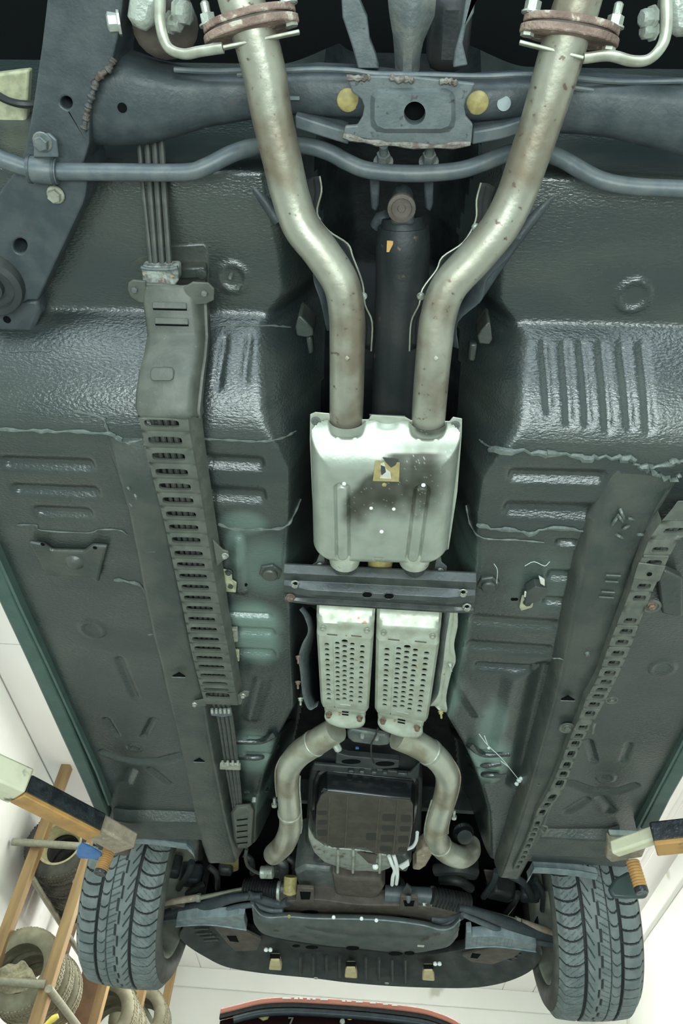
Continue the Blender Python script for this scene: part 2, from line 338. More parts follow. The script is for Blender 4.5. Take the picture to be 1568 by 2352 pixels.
# ================================================================== car body: floor pan as a pressed sheet
TL_ = [(640, 380), (655, 520), (690, 700), (700, 860), (700, 1000), (692, 1180), (680, 1300), (690, 1400), (690, 1630), (654, 1694), (628, 1770), (612, 1850), (600, 1990)]
TR_ = [(1200, 380), (1140, 560), (1095, 700), (1090, 860), (1088, 1000), (1065, 1180), (1068, 1300), (1055, 1400), (1010, 1645), (1046, 1704), (1076, 1770), (1098, 1860), (1108, 2000)]
def _xy(l): a = np.array([P(x, y, 1.0)[:2] for x, y in l]); return a
_tl, _tr = _xy(TL_), _xy(TR_)
RIBS = [(0, 220, 1042, 1086), (25, 232, 1108, 1146), (75, 215, 1160, 1196), (466, 612, 1042, 1088), (470, 616, 1112, 1164),
        (1160, 1395, 1072, 1118), (1150, 1375, 1146, 1200), (1250, 1320, 1302, 1340), (1240, 1302, 1364, 1394), (1075, 1285, 1410, 1450),
        (1065, 1270, 1470, 1506), (1085, 1240, 1520, 1548), (520, 630, 1404, 1420), (525, 636, 1436, 1464), (535, 636, 1486, 1512),
        (1270, 1330, 1235, 1256), (560, 625, 1692, 1712), (560, 625, 1728, 1748), (1085, 1160, 1722, 1744), (1085, 1150, 1762, 1786)]
_ribs = []
for x0, x1, y0, y1 in RIBS:
    a, b = P(x0, (y0+y1)/2, 1), P(x1, (y0+y1)/2, 1); c, d = P((x0+x1)/2, y0, 1), P((x0+x1)/2, y1, 1)
    _ribs.append((a.x, b.x, c.y, d.y))
GRO = [  # grooves: pixel polyline, half width (m), depth (m, + up)
 ([(238, 1728), (275, 1742), (320, 1750), (365, 1748), (412, 1736)], .012, .010),
 ([(246, 1650), (268, 1686)], .008, .008), ([(352, 1652), (332, 1690)], .008, .008), ([(275, 1515), (312, 1600)], .010, .006),
 ([(300, 1772), (288, 1800)], .016, .008), ([(345, 1768), (385, 1800)], .010, .006),
 ([(1312, 1800), (1360, 1816), (1420, 1816), (1455, 1804)], .012, .010), ([(1352, 1706), (1364, 1750)], .009, .008), ([(1444, 1710), (1432, 1745)], .008, .006),
 ([(1345, 1838), (1305, 1862)], .014, .008), ([(1380, 1835), (1402, 1862)], .014, .008),
 ([(1180, 1560), (1130, 1790)], .020, -.006), ([(1250, 1540), (1190, 1800)], .026, .016), ([(600, 1560), (575, 1650)], .016, -.006),
 ([(515, 790), (500, 885)], .007, .006), ([(572, 785), (560, 870)], .007, .006),
 ([(1250, 800), (1262, 940)], .0075, .006), ([(1296, 805), (1308, 968)], .0075, .006), ([(1338, 805), (1352, 970)], .0075, .006), ([(1382, 808), (1398, 985)], .0075, .006),
 ([(1430, 810), (1448, 980)], .0075, .006), ([(1476, 810), (1492, 985)], .0075, .006),
 ([(548, 1240), (552, 1350)], .012, -.008), ([(1050, 1560), (1100, 1640)], .014, -.006)]
_hy = np.array([.10, .28, .355, .362, .40, .46, .54, .575, .585]+[.585+.0175*k for k in range(1, 11)])
_hz = np.array([.60, .46, .26, .149, .145, .142, .138, .136, .134]+[.134*(1-k/10)**2 for k in range(1, 11)])
def P0(x, y):
    h = 1.0
    for _ in range(10): h = .4*h+.6*(1+float(np.interp(P(x, y, h).y, _hy, _hz)))
    return P(x, y, h)
_gro = [(np.array([P0(x, y)[:2] for x, y in l]), wd, dp) for l, wd, dp in GRO]
RING = [(534, 640, 38, 1.137), (1455, 682, 44, 1.137), (212, 1446, 30, 1.0), (1520, 1534, 32, 1.0), (310, 1716, 16, 1.0), (1390, 1786, 22, 1.0), (412, 1592, 12, 0.965)]
_ring = [(P(x, y, h), (P(x+r, y, h)-P(x, y, h)).length) for x, y, r, h in RING]
def H(X, Y):
    X = np.asarray(X, float); Y = np.asarray(Y, float)
    z = 1.0+np.interp(Y, _hy, _hz)
    xl = np.interp(Y, _tl[:, 1], _tl[:, 0]); xr = np.interp(Y, _tr[:, 1], _tr[:, 0])
    d = np.minimum(X-xl, xr-X)
    r = np.interp(Y, [.55, .60, .70, .80, 1.6, 1.9], [.12, .16, .14, .07, .05, .08])
    z = z+0.21*sstep(0, 1, (d+r*np.interp(Y, [.55, .60, .72, .80], [.45, .62, .58, .40]))/r)
    for x0, x1, y0, y1 in _ribs:
        f = sstep(0, .012, X-x0)*sstep(0, .012, x1-X)*sstep(0, (y1-y0)*.5, Y-y0)*sstep(0, (y1-y0)*.5, y1-Y)
        z = z+0.010*f
    for pl, wd, dp in _gro:
        m = np.full(X.shape, 9.0)
        for a, b in zip(pl[:-1], pl[1:]):
            ab = b-a; t = np.clip(((X-a[0])*ab[0]+(Y-a[1])*ab[1])/ab.dot(ab), 0, 1)
            m = np.minimum(m, np.hypot(X-a[0]-t*ab[0], Y-a[1]-t*ab[1]))
        z = z+dp*(1-sstep(0, wd*1.5, m))
    for c, r in _ring:
        q = np.hypot(X-c.x, Y-c.y)/r
        z = z-0.0035*sstep(.62, .72, q)*(1-sstep(.88, 1.05, q))
    # gentle dish of the pressed panels
    z = z+0.004*np.sin(X*9.3+1)*np.sin(Y*7.1)
    return z
def S(px, py, off=0.0):
    """point on the floor pan seen at a pixel, off metres below it"""
    h = 1.0
    for _ in range(12):
        p = P(px, py, h); h = h*0.4+0.6*(float(H(p.x, p.y))-off)
    return P(px, py, h)
body = thing('car_underside', 'dark undercoated car underside with tunnel, ribs and rocker sills, hanging overhead', 'car', (0, 1.2, CZ+1.0))
nx, ny = 330, 400
gx = np.linspace(-.752, .735, nx); gy = np.linspace(.285, 2.19, ny)
GX, GY = np.meshgrid(gx, gy, indexing='ij'); GZ = H(GX, GY)
# green patches blended over the pan colour, mostly near the tunnel
greenish = np.zeros_like(GX)
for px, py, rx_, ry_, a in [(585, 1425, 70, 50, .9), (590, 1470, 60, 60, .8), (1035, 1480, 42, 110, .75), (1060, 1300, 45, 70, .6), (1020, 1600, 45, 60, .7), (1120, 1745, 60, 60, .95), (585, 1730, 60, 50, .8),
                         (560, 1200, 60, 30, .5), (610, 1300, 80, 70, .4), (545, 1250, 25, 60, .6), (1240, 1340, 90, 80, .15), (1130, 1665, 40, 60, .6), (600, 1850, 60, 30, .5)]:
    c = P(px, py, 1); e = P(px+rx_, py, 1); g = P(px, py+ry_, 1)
    q = np.hypot((GX-c.x)/abs(e.x-c.x), (GY-c.y)/abs(g.y-c.y)); greenish = np.maximum(greenish, a*(1-sstep(.45, 1.15, q)))
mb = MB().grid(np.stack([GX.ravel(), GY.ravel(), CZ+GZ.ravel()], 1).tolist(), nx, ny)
fp = mb.build('floor_pan', M['under'], body, smooth=70, attr=('greenish', greenish.ravel()))
fp.data.materials.append(M['tunnel'])  # tunnel faces get a near-black material: recess shade put into the colour
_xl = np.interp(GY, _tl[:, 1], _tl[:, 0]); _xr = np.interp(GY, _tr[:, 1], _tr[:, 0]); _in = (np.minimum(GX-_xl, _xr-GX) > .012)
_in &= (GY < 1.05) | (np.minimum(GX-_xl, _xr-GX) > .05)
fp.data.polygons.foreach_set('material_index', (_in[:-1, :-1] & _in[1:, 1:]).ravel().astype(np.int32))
# rocker sills, pinch welds, frame rails
def railloft(sta, d, tp=0.75, up=0.03):
    """hat section: stations (xL, yL, xR, yR, depth) in pixels, projecting d below the pan"""
    rings = []
    for s in sta:
        dd = s[4] if len(s) > 4 else d
        a, b = S(s[0], s[1]), S(s[2], s[3]); zb = min(a.z, b.z)-dd
        m = (a+b)/2; c = m+(a-m)*tp; e = m+(b-m)*tp
        rings.append([V((a.x, a.y, a.z+up)), V((a.x, a.y, a.z-dd*.15)), V((c.x, c.y, zb+dd*.12)), V((m.x+(c.x-m.x)*.88, c.y, zb)), V((m.x+(e.x-m.x)*.88, e.y, zb)), V((e.x, e.y, zb+dd*.12)), V((b.x, b.y, b.z-dd*.15)), V((b.x, b.y, b.z+up))])
    return MB().loft(rings)
def sill(name, outer, inner, ph, label):
    rings = []
    for (ox, oy), (ix, iy) in zip(outer, inner):
        a, b = P(ox, oy, ph), P(ix, iy, ph)
        sx = math.copysign(1, a.x)
        rings.append([a, V((a.x, a.y, a.z+.02)), V((a.x+sx*.05, a.y, a.z+.09)), V((a.x+sx*.06, a.y, a.z+.22)), V((b.x, b.y, b.z+.22)), V((b.x, b.y, b.z+.004))])
    o = MB().loft(rings).build(name, M['sill'], body, smooth=35, bevel=.004); return lab(o, label)
sill('rocker_sill', [(-60, 1250), (0, 1388), (62, 1520), (128, 1665), (190, 1800), (226, 1884)], [(-20, 1252), (36, 1392), (98, 1522), (160, 1662), (216, 1796), (252, 1880)], .985, 'grey green rocker sill on the left edge')
sill('rocker_sill', [(1640, 1655), (1580, 1765), (1540, 1835), (1500, 1915)], [(1610, 1640), (1556, 1742), (1516, 1818), (1470, 1906)], .985, 'grey green rocker sill on the right edge')
for pts in ([(-30, 1225, .983), (46, 1395, .983), (110, 1530, .983), (175, 1672, .983), (222, 1776, .983), (250, 1850, .983)], [(1604, 1636, .983), (1552, 1736, .983), (1512, 1812, .983), (1464, 1905, .983)]):
    q = PP(pts)
    MB().loft([[p+V((-.003, 0, 0)), p+V((.003, 0, 0)), p+V((.003, 0, .022)), p+V((-.003, 0, .022))] for p in q]).build('pinch_weld', M['sill'], body)
railloft([(232, 984, 342, 994, -.004), (262, 1060, 372, 1060, .02), (292, 1150, 400, 1150, .03), (314, 1250, 420, 1250, .034), (332, 1350, 440, 1350, .034), (350, 1440, 456, 1440, .034), (366, 1500, 470, 1500, .034), (378, 1560, 486, 1560, .036), (404, 1650, 500, 1650, .04), (424, 1740, 516, 1740, .044), (446, 1840, 536, 1840, .048), (462, 1905, 552, 1905, .05), (474, 1948, 560, 1946, .046)], .03).build('frame_rail', M['under2'], body, smooth=50, bevel=.004)
railloft([(1420, 1060, 1580, 1070, -.006), (1392, 1110, 1546, 1120, .004), (1345, 1180, 1500, 1190, .020), (1318, 1270, 1455, 1280, .03), (1294, 1370, 1428, 1380, .032), (1270, 1500, 1392, 1505, .034), (1252, 1560, 1370, 1560, .036), (1228, 1650, 1332, 1650, .04), (1200, 1750, 1296, 1755, .044), (1170, 1860, 1255, 1865, .048), (1146, 1940, 1215, 1945, .05), (1134, 1978, 1196, 1984, .046)], .03).build('frame_rail', M['under2'], body, smooth=50, bevel=.004)
# sealed panel laps: wavy sealer beads
def bead(pts, r=.003, off=.001, wob=.002, m='bead'):
    px = catmull([V((x, y, 0)) for x, y in pts], 5); q = []
    for k, p in enumerate(px):
        s = S(p.x, p.y, off); q.append(s+V((random.uniform(-wob, wob), random.uniform(-wob, wob), 0)))
    MB().tube(q, lambda t: r*(0.8+.4*math.sin(t*37)), 6, 1).build('seam_bead', M[m], body)
bead([(0, 988), (80, 990), (160, 992), (240, 996), (272, 1004), (288, 1018), (326, 1010)], .0035)
bead([(170, 944), (232, 958), (252, 992), (282, 1016)], .003)
bead([(466, 1008), (540, 1012), (600, 1014), (650, 1006), (680, 990)], .0022, wob=.0004)
bead([(500, 1204), (540, 1216), (600, 1216), (650, 1212), (672, 1188), (690, 1146)], .003, wob=.0006)
bead([(40, 1206), (82, 1206), (96, 1218), (200, 1224), (230, 1216), (275, 1218), (292, 1228)], .0016, wob=.0004)
bead([(262, 1332), (318, 1342), (346, 1374), (372, 1380), (396, 1376)], .0035)
bead([(1128, 1034), (1200, 1036), (1260, 1042), (1320, 1048), (1380, 1050), (1440, 1052), (1472, 1068), (1500, 1076), (1540, 1066), (1568, 1060)], .006, wob=.004)
bead([(1490, 1068), (1510, 1090), (1545, 1100), (1568, 1090)], .005, wob=.005)
bead([(1100, 1010), (1120, 1024), (1160, 1036)], .002, wob=.0004)
bead([(1094, 1204), (1130, 1214), (1180, 1216), (1216, 1226), (1256, 1214), (1330, 1218), (1396, 1236), (1420, 1258), (1460, 1268)], .0042)
bead([(1070, 1160), (1082, 1210), (1110, 1236), (1180, 1240), (1250, 1246)], .002, wob=.0005)
bead([(1268, 1512), (1290, 1514), (1320, 1532), (1352, 1534), (1374, 1520)], .0016, off=.03, wob=.0003)
bead([(340, 1458), (360, 1458), (372, 1476), (410, 1480), (428, 1470)], .0018, off=.03, wob=.0003)
bead([(476, 750), (540, 746), (620, 748), (668, 752)], .002, wob=.0008)
bead([(20, 808), (60, 806), (118, 806)], .0018, wob=.0005)
# drain notches, plugs and bosses
for px, py, s_ in [(410, 1555, 15), (457, 1750, 13), (1304, 1609, 16), (1226, 1802, 14)]:
    a, b, c = S(px-s_, py, .046), S(px+s_, py+1, .046), S(px, py-s_*.55, .046)
    MB().prism([a, b, c], (0, 0, .004)).build('drain_notch', M['dark'], body, smooth=0)
    MB().tube([a, b], .0014, 6, 1).build('notch_lip', M['bead'], body)
for px, py, r in [(621, 1312, .020), (1121, 1339, .019)]:
    p = S(px, py); MB().lathe(p+V((0, 0, .006)), DN, [(r*1.1, 0), (r*1.15, .010), (r, .012)], 6).lathe(p, DN, [(r*.72, .004), (r*.74, .012), (r*.6, .015)], 18).build('floor_plug', M['under2'], body, bevel=.0008)
for px, py, r in [(172, 1291, .013), (1348, 1498, .006), (470, 658, .008), (530, 634, .004), (548, 658, .004), (1185, 1380, .0), (1498, 1330, 0), (562, 1347, 0), (1178, 1380, 0)]:
    p = S(px, py, .03 if px == 1348 else .004)
    if r: MB().lathe(p+V((0, 0, .006)), DN, [(r, 0), (r*.95, .010), (r*.6, .014)], 14).build('boss', M['bead'], body)
    else: MB().lathe(p+V((0, 0, .0055)), DN, [(.0045, 0), (.0042, .002)], 12).build('drain_hole', M['dark'], body)
# pressed jacking bracket on the left floor
br = MB()
q = [S(*p, .004) for p in [(68, 1236), (104, 1243), (122, 1256), (196, 1258), (214, 1244), (250, 1247), (238, 1290), (230, 1330), (212, 1318), (110, 1314), (92, 1276)]]
br.prism(q, (0, 0, -.012)); bo = br.build('floor_bracket', M['under2'], body, smooth=0, bevel=.005)
for x, y in ((98, 1250), (218, 1258)): MB().lathe(S(x, y, .0162), DN, [(.004, 0), (.004, .0006)], 10).build('bracket_hole', M['dark'], bo)
MB().lathe(S(172, 1290, .014), DN, [(.020, 0), (.017, .004), (.010, .010), (.006, .011)], 16).build('bracket_boss', M['under2'], bo)
# raised stampings and weld strokes on the rails
for px, py, wd in [(340, 1266, 16), (340, 1283, 16), (346, 1300, 18), (346, 1315, 18), (1408, 1322, 17), (1404, 1336, 15), (1396, 1360, 15), (1392, 1372, 17)]:
    MB().tube([S(px-wd, py-1, .033), S(px+wd, py+1, .033)], .0016, 6, 1).build('weld_stroke', M['bead'], body)
for px, py, a, b in [(1412, 1196, 14, -20), (1424, 1190, 10, 16), (1436, 1212, 14, -8), (1428, 1180, 8, 22), (1448, 1192, 12, 4), (1470, 1228, 16, 2), (1422, 1232, 18, 10), (302, 1160, 14, 26), (312, 1140, 8, 20), (296, 1122, 8, 8), (1378, 1436, 14, 4)]:
    MB().tube([S(px-a/2, py-b/2, .02), S(px, py, .027), S(px+a/2, py+b/2, .02)], .0028, 6, 3).build('weld_spatter', M['bead'], body)
# floor brackets and clips by the left cover
def fplate(pts, name, m, off, t, holes=(), par=body):
    return MB().prism([S(*p, off) for p in pts], (0, 0, -t)).build(name, M[m], par, smooth=0, bevel=.0015)
bp = fplate([(508, 1304), (532, 1310), (534, 1330), (544, 1336), (542, 1358), (518, 1356), (508, 1330)], 'tan_bracket', 'tanpl', .002, .004)
for x, y in ((525, 1314), (530, 1344)): MB().bolt(S(x, y, .006), DN, .0062, .005).build('bolt', M['brace'], bp)
cl = fplate([(524, 1438), (546, 1438), (548, 1466), (520, 1468), (520, 1456), (528, 1454)], 'line_clip', 'hang', .004, .010)
fplate([(530, 1488), (550, 1490), (550, 1516), (534, 1512)], 'line_clip', 'tanpl', .003, .005)
MB().bolt(S(541, 1510, .008), DN, .006, .005).build('bolt', M['zinc'], body)
b2 = fplate([(1198, 1365), (1226, 1372), (1222, 1392), (1196, 1400), (1192, 1392)], 'tan_bracket', 'tanpl', .006, .004)
MB().bolt(S(1211, 1383, .010), DN, .0075, .005).build('bolt', M['brace'], b2)
fplate([(1206, 1340), (1226, 1328), (1252, 1332), (1250, 1352), (1226, 1366), (1202, 1366)], 'torn_bracket', 'under2', .004, .022)
fplate([(1204, 1356), (1228, 1362), (1250, 1350), (1246, 1366), (1226, 1376), (1202, 1368)], 'torn_bracket', 'paper', .020, .004)
fplate([(1236, 1320), (1250, 1328), (1250, 1342), (1240, 1336)], 'torn_bracket', 'paper', .020, .006)
# cobweb
for l in ([(1100, 1686), (1120, 1712), (1150, 1740), (1176, 1772), (1192, 1792), (1200, 1800)], [(1120, 1712), (1112, 1690)], [(1150, 1748), (1168, 1762)], [(1140, 1340), (1142, 1310), (1134, 1295)], [(1205, 1300), (1226, 1290), (1250, 1300), (1262, 1290)]):
    MB().tube([S(x, y, .02) for x, y in l], .0006 if l[0][1] < 1400 else .0010, 5, 3).build('cobweb', M['web'], body)
for x, y, r in ((1192, 1792, .007), (1196, 1788, .006), (1186, 1800, .006), (1122, 1718, .004)): MB().lathe(S(x, y, .02), DN, [(.001, -r), (r*.8, -r*.4), (r, 0), (r*.6, r*.7)], 8).build('cobweb', M['web'], body)
# near-black sheets added as deep shade behind gaps, plus wheel houses and floor apron
MB().box((0, -.10, CZ+1.64), (2.4, 1.3, .04)).build('rear_shade_sheet', M['dark'], body)
MB().prism([P(x, y, 1.30) for x, y in ((-30, 172), (66, 160), (58, 300), (36, 336), (-30, 330))], (0, 0, .02)).build('gap_plate', M['tanpl'], body, bevel=.004)  # beige plate added to fill the pale gap at the left edge
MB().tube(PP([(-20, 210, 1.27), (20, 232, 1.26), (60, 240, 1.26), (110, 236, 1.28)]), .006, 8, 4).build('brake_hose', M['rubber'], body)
MB().box((0, 2.78, CZ+1.30), (1.62, 1.20, .03)).build('bay_shade_sheet', M['dark'], body)
MB().box((0, 3.12, CZ+1.17), (1.24, .02, .28)).build('nose_shade_sheet', M['dark'], body)
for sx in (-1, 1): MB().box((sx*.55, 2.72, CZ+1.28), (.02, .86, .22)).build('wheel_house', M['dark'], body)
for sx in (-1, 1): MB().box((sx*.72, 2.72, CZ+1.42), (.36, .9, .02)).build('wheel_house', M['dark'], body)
MB().box((0, 2.20, CZ+1.28), (1.55, .02, .28)).build('toe_board', M['under'], body)
for l in ([(262, 1866), (300, 1872), (452, 1874), (470, 1880)], [(1208, 1905), (1300, 1910), (1392, 1914), (1420, 1906)]):
    rings = []
    for x, y in l:
        p = P(x, y, 1.0); rings.append([p+V((0, -.03, .012)), p+V((0, .0, -.022)), p+V((0, .10, -.022)), p+V((0, .13, .10)), p+V((0, 0, .10))])
    MB().loft(rings).build('floor_crossmember', M['under2'], body, bevel=.004)
for l in ([(304, 1922), (340, 1924), (390, 1930), (428, 1936), (440, 1948), (446, 1958)], [(1372, 2006), (1330, 1998), (1270, 1992), (1226, 1990), (1218, 2006), (1212, 2014)]):
    q = [P(x, y, .985) for x, y in l]
    MB().loft([[p, p+V((0, .004, 0)), p+V((0, .014, .02)), p+V((0, .010, .02))] for p in q]).loft([[p+V((0, 0, -.006)), p+V((0, .03, -.006)), p+V((0, .03, -.002)), p+V((0, 0, -.002))] for p in q]).build('liner_lip', M['defl'], body)
# pressings around the tunnel at the heel
for q, nm in (([(684, 728), (690, 726), (706, 742), (718, 756), (720, 772), (704, 776), (682, 772), (678, 752)], 0), ([(1126, 742), (1120, 740), (1104, 760), (1096, 774), (1100, 790), (1124, 792), (1130, 780)], 0)):
    MB().prism([P(x, y, 1.10) for x, y in q], (0, 0, .05)).build('tunnel_gusset', M['under2'], body, bevel=.004)
for q in ([(702, 776), (716, 772), (720, 812), (708, 816)], [(1096, 790), (1078, 790), (1074, 830), (1090, 832)]):
    MB().prism([P(x, y, 1.12) for x, y in q], (0, 0, .02)).build('tunnel_gusset', M['under2'], body, bevel=.004)

# ================================================================== rear suspension cradle
cr = thing('rear_cradle', 'dark painted rear suspension cradle with welded side beam and grey pressed centre plate', 'cradle', P(950, 260, 1.12))
# grey pressed centre plate
out = [(796, 178), (850, 174), (950, 176), (1092, 192), (1082, 212), (1070, 228), (1066, 246), (1070, 268), (1086, 286), (1082, 332), (1000, 336), (900, 330), (788, 312), (792, 290), (820, 288), (832, 268), (836, 246), (830, 228), (808, 212)]
pl = flatpoly([(x, y, 0) for x, y in out], 1.085, .008, [circ(952, 260, 25, 27)]).build('centre_plate', M['plate'], cr, smooth=0, bevel=.002)
rr = [P(x, y, 1.085) for x, y in rrect(850, 202, 1046, 306, 26)]; r2 = [P(x, y, 1.0775) for x, y in rrect(860, 212, 1036, 296, 22)]
hole = [P(x, y, 1.0775) for x, y in circ(952, 260, 25, 27, n=20)]
# embossed raised field around the hole: ring from rounded rectangle to the hole, and the bevel outside it
def ringmatch(ring, c, n=40):
    o = []
    for k in range(n):
        a = 2*math.pi*k/n; d = V((math.cos(a), math.sin(a), 0)); best = None
        for i in range(len(ring)):
            p, q = ring[i]-c, ring[(i+1) % len(ring)]-c; e = q-p; den = d.x*(-e.y)+d.y*e.x
            if abs(den) < 1e-12: continue
            t = (p.x*(-e.y)+p.y*e.x)/den; u = (d.x*p.y-d.y*p.x)/den
            if t > 0 and -1e-6 <= u <= 1+1e-6 and (best is None or t < best): best = t
        o.append(V((c.x+d.x*(best or .01), c.y+d.y*(best or .01), ring[0].z)))
    return o
cc = P(952, 260, 1.0775)
MB().loft([ringmatch(rr, cc), ringmatch(r2, cc), ringmatch(hole, cc), [p+V((0, 0, .02)) for p in ringmatch(hole, cc)]], caps=False).build('pressed_field', M['plate'], pl, smooth=30)
MB().lathe(P(952, 260, 1.105), UP, [(.03, 0), (.03, .002)], 20).build('plate_recess', M['dark'], pl)
for l in ([(796, 178), (830, 180), (850, 176)], [(896, 176), (915, 184), (935, 182), (950, 186)], [(1010, 188), (1030, 186), (1050, 192)], [(788, 312), (850, 326), (905, 331), (1000, 336), (1080, 330)]):
    MB().tube(PP([(x, y, 1.083) for x, y in l]), lambda t: .0036*(1+.35*math.sin(t*23)), 7, 4).build('weld_bead', M['weld'], pl)
# main cross tube: left arm, centre part behind the plate, right arm
def slab(poly, h, t, name, m, par, bev=.006): return MB().prism([P(p[0], p[1], h+(p[2] if len(p) > 2 else 0)) for p in poly], (0, 0, t)).build(name, M[m], par, smooth=30, bevel=bev)
def crossbeam(sta, name, m='frame'):
    """stations (x, y_rear, y_front, h): rounded box section running across the car"""
    rings = []
    for x, y0, y1, h in sta:
        a, b = P(x, y0, h), P(x, y1, h); dl = b-a
        rings.append([a+V((0, 0, .07)), a+V((0, 0, .018)), a+dl*.07+V((0, 0, .004)), a+dl*.2, a+dl*.62+V((0, 0, -.002)), a+dl*.82+V((0, 0, .003)), a+dl*.95+V((0, 0, .016)), b+V((0, 0, .035)), b+V((0, 0, .07))])
    return MB().loft(rings).build(name, M[m], cr, smooth=60)
crossbeam([(205, 150, 350, 1.10), (270, 140, 352, 1.098), (330, 162, 348, 1.10), (400, 178, 330, 1.108), (470, 182, 306, 1.115), (560, 180, 290, 1.12), (650, 176, 276, 1.122)], 'cross_tube')
crossbeam([(1270, 196, 320, 1.12), (1330, 196, 322, 1.115), (1400, 196, 330, 1.108), (1470, 200, 348, 1.10), (1560, 206, 372, 1.095), (1640, 210, 392, 1.09)], 'cross_tube')
crossbeam([(640, 176, 276, 1.125), (720, 170, 280, 1.125), (800, 174, 284, 1.12), (950, 190, 290, 1.12), (1090, 196, 290, 1.12), (1180, 190, 288, 1.125), (1290, 192, 290, 1.125)], 'cross_tube', 'frame')
for l in ([(545, 172), (700, 160), (800, 162), (860, 170), (950, 172), (1100, 176), (1200, 172), (1300, 178), (1420, 188), (1568, 186)], [(400, 160), (480, 164), (560, 162)], [(1310, 200), (1400, 212), (1470, 216)]):
    MB().tube(PP([(x, y, 1.118) for x, y in l]), .0035, 8, 5).build('rear_flange', M['bar'], cr)
for l in ([(678, 280), (740, 300), (800, 318)], [(1085, 318), (1150, 306), (1210, 288)]):
    q = PP([(x, y, 1.11) for x, y in l]); MB().loft([[p+V((0, -.008, 0)), p+V((0, .008, 0)), p+V((0, .01, .04)), p+V((0, -.01, .04))] for p in q]).build('lower_flange', M['bar'], cr, bevel=.002)
# long side beam at left, with rough weld, holes
def sidebeam(sta, name):
    rings = []
    for xl, xr, y, h in sta:
        a, b = P(xl, y, h), P(xr, y, h); d = b-a
        rings.append([a+V((0, 0, .10)), a+V((0, 0, .008)), a+d*.06, b-d*.06, b+V((0, 0, .008)), b+V((0, 0, .10))])
    return MB().loft(rings).build(name, M['frame'], cr, smooth=35, bevel=.003)
sb = flatpoly([(112, -40), (286, -40), (276, 60), (258, 138), (262, 150), (214, 190), (206, 250), (205, 330), (190, 380), (200, 420), (196, 450), (190, 470), (86, 690), (64, 690), (40, 700), (-60, 760), (-60, 520), (0, 440), (44, 380), (60, 330), (76, 240), (96, 100)], 1.085, .10,
              [circ(152, 236, 13, 15, rot=-.5), circ(46, 565, 16, 17)]).build('side_beam', M['frame'], cr, smooth=0, bevel=.004)
for x, y, r in ((152, 236, .012), (46, 565, .013), (280, 248, .0)):
    if r: MB().lathe(P(x, y, 1.125), UP, [(r*1.6, 0), (r*1.6, .002)], 18).build('beam_hole', M['dark'], sb)
MB().lathe(P(280, 248, 1.0955), DN, [(.0062, -.002), (.0062, 0)], 18).build('beam_hole', M['dark'], sb)
MB().tube(PP([(262, 134, 1.088), (250, 158, 1.084), (226, 178, 1.084), (214, 210, 1.084), (204, 240, 1.084), (198, 270, 1.084), (192, 300, 1.084)]), lambda t: .0040*(1+.30*math.sin(t*47)+.25*math.sin(t*113)), 9, 8).build('weld_bead', M['weld2'], sb)
slab([(-40, 690), (40, 690), (86, 690), (92, 720), (66, 785), (-40, 785)], 1.10, .05, 'beam_foot', 'frame', cr)
MB().lathe(P(16, 734, 1.0995), DN, [(.0062, 0), (.0062, .001)], 14).build('beam_hole', M['dark'], cr)
MB().lathe(P(-20, 655, 1.075), V((.2, .1, -1)), [(.048, -.02), (.050, 0), (.046, .012), (.036, .014), (.034, .006), (.02, .006), (.018, .016), (.012, .017)], 28).build('cradle_bushing', M['plast'], cr)
# differential arms above the plate
for q, h in (([(782, -30), (812, -30), (842, 40), (848, 90), (862, 126), (870, 158), (822, 158), (806, 100), (786, 40)], 1.16), ([(1112, -30), (1094, -30), (1088, 30), (1070, 60), (1062, 100), (1074, 150), (1040, 156), (1044, 120), (1060, 60), (1074, -30)], 1.16)):
    slab(q, h, .02, 'mounting_arm', 'plate', cr, .002)
df = thing('differential_housing', 'dark cast differential nose above the grey pressed plate', 'differential', P(940, 20, 1.22))
MB().loft([[P(x, y, h)+V((0, 0, dz)) for x, dz in ((xa, .06), (xa+4, .01), ((xa+xb)/2-10, -.006), ((xa+xb)/2+10, -.006), (xb-4, .01), (xb, .06))] for xa, xb, y, h in ((884, 1006, -40, 1.16), (886, 1006, 0, 1.16), (890, 1002, 40, 1.16), (900, 976, 100, 1.165), (904, 966, 150, 1.17), (906, 964, 190, 1.175))]).build('nose', M['castd'], df, smooth=50)
MB().box(P(1030, 66, 1.3), (.06, .10, .1)).build('cover', M['shaft'], df, bevel=.02)
# plugs and bolts in the tube
for x, y in ((799, 229), (1096, 235)): MB().lathe(P(x, y, 1.122), DN, [(.0145, -.004), (.0145, .003), (.012, .005)], 24).build('yellow_plug', M['lemon'], cr)
MB().lathe(P(1157, 238, 1.122), V((0, -.3, -1)), [(.009, -.003), (.009, .001)], 20).build('bare_spot', M['defl'], cr)
MB().box(P(674, 225, 1.118), (.016, .004, .004)).build('clip', M['defl'], cr)
# two studs with nuts below the plate
for x in (880, 984):
    MB().lathe(P(x, 374, 1.13), V((0, -.75, -.5)), [(.014, 0), (.014, .003)], 16).lathe(P(x, 372, 1.13), V((0, -.75, -.5)), [(.0095, .002), (.0095, .016)], 6).lathe(P(x, 370, 1.13), V((0, -.75, -.5)), [(.0065, .016), (.006, .030)], 12).build('stud_nut', M['castd'], cr, smooth=30)
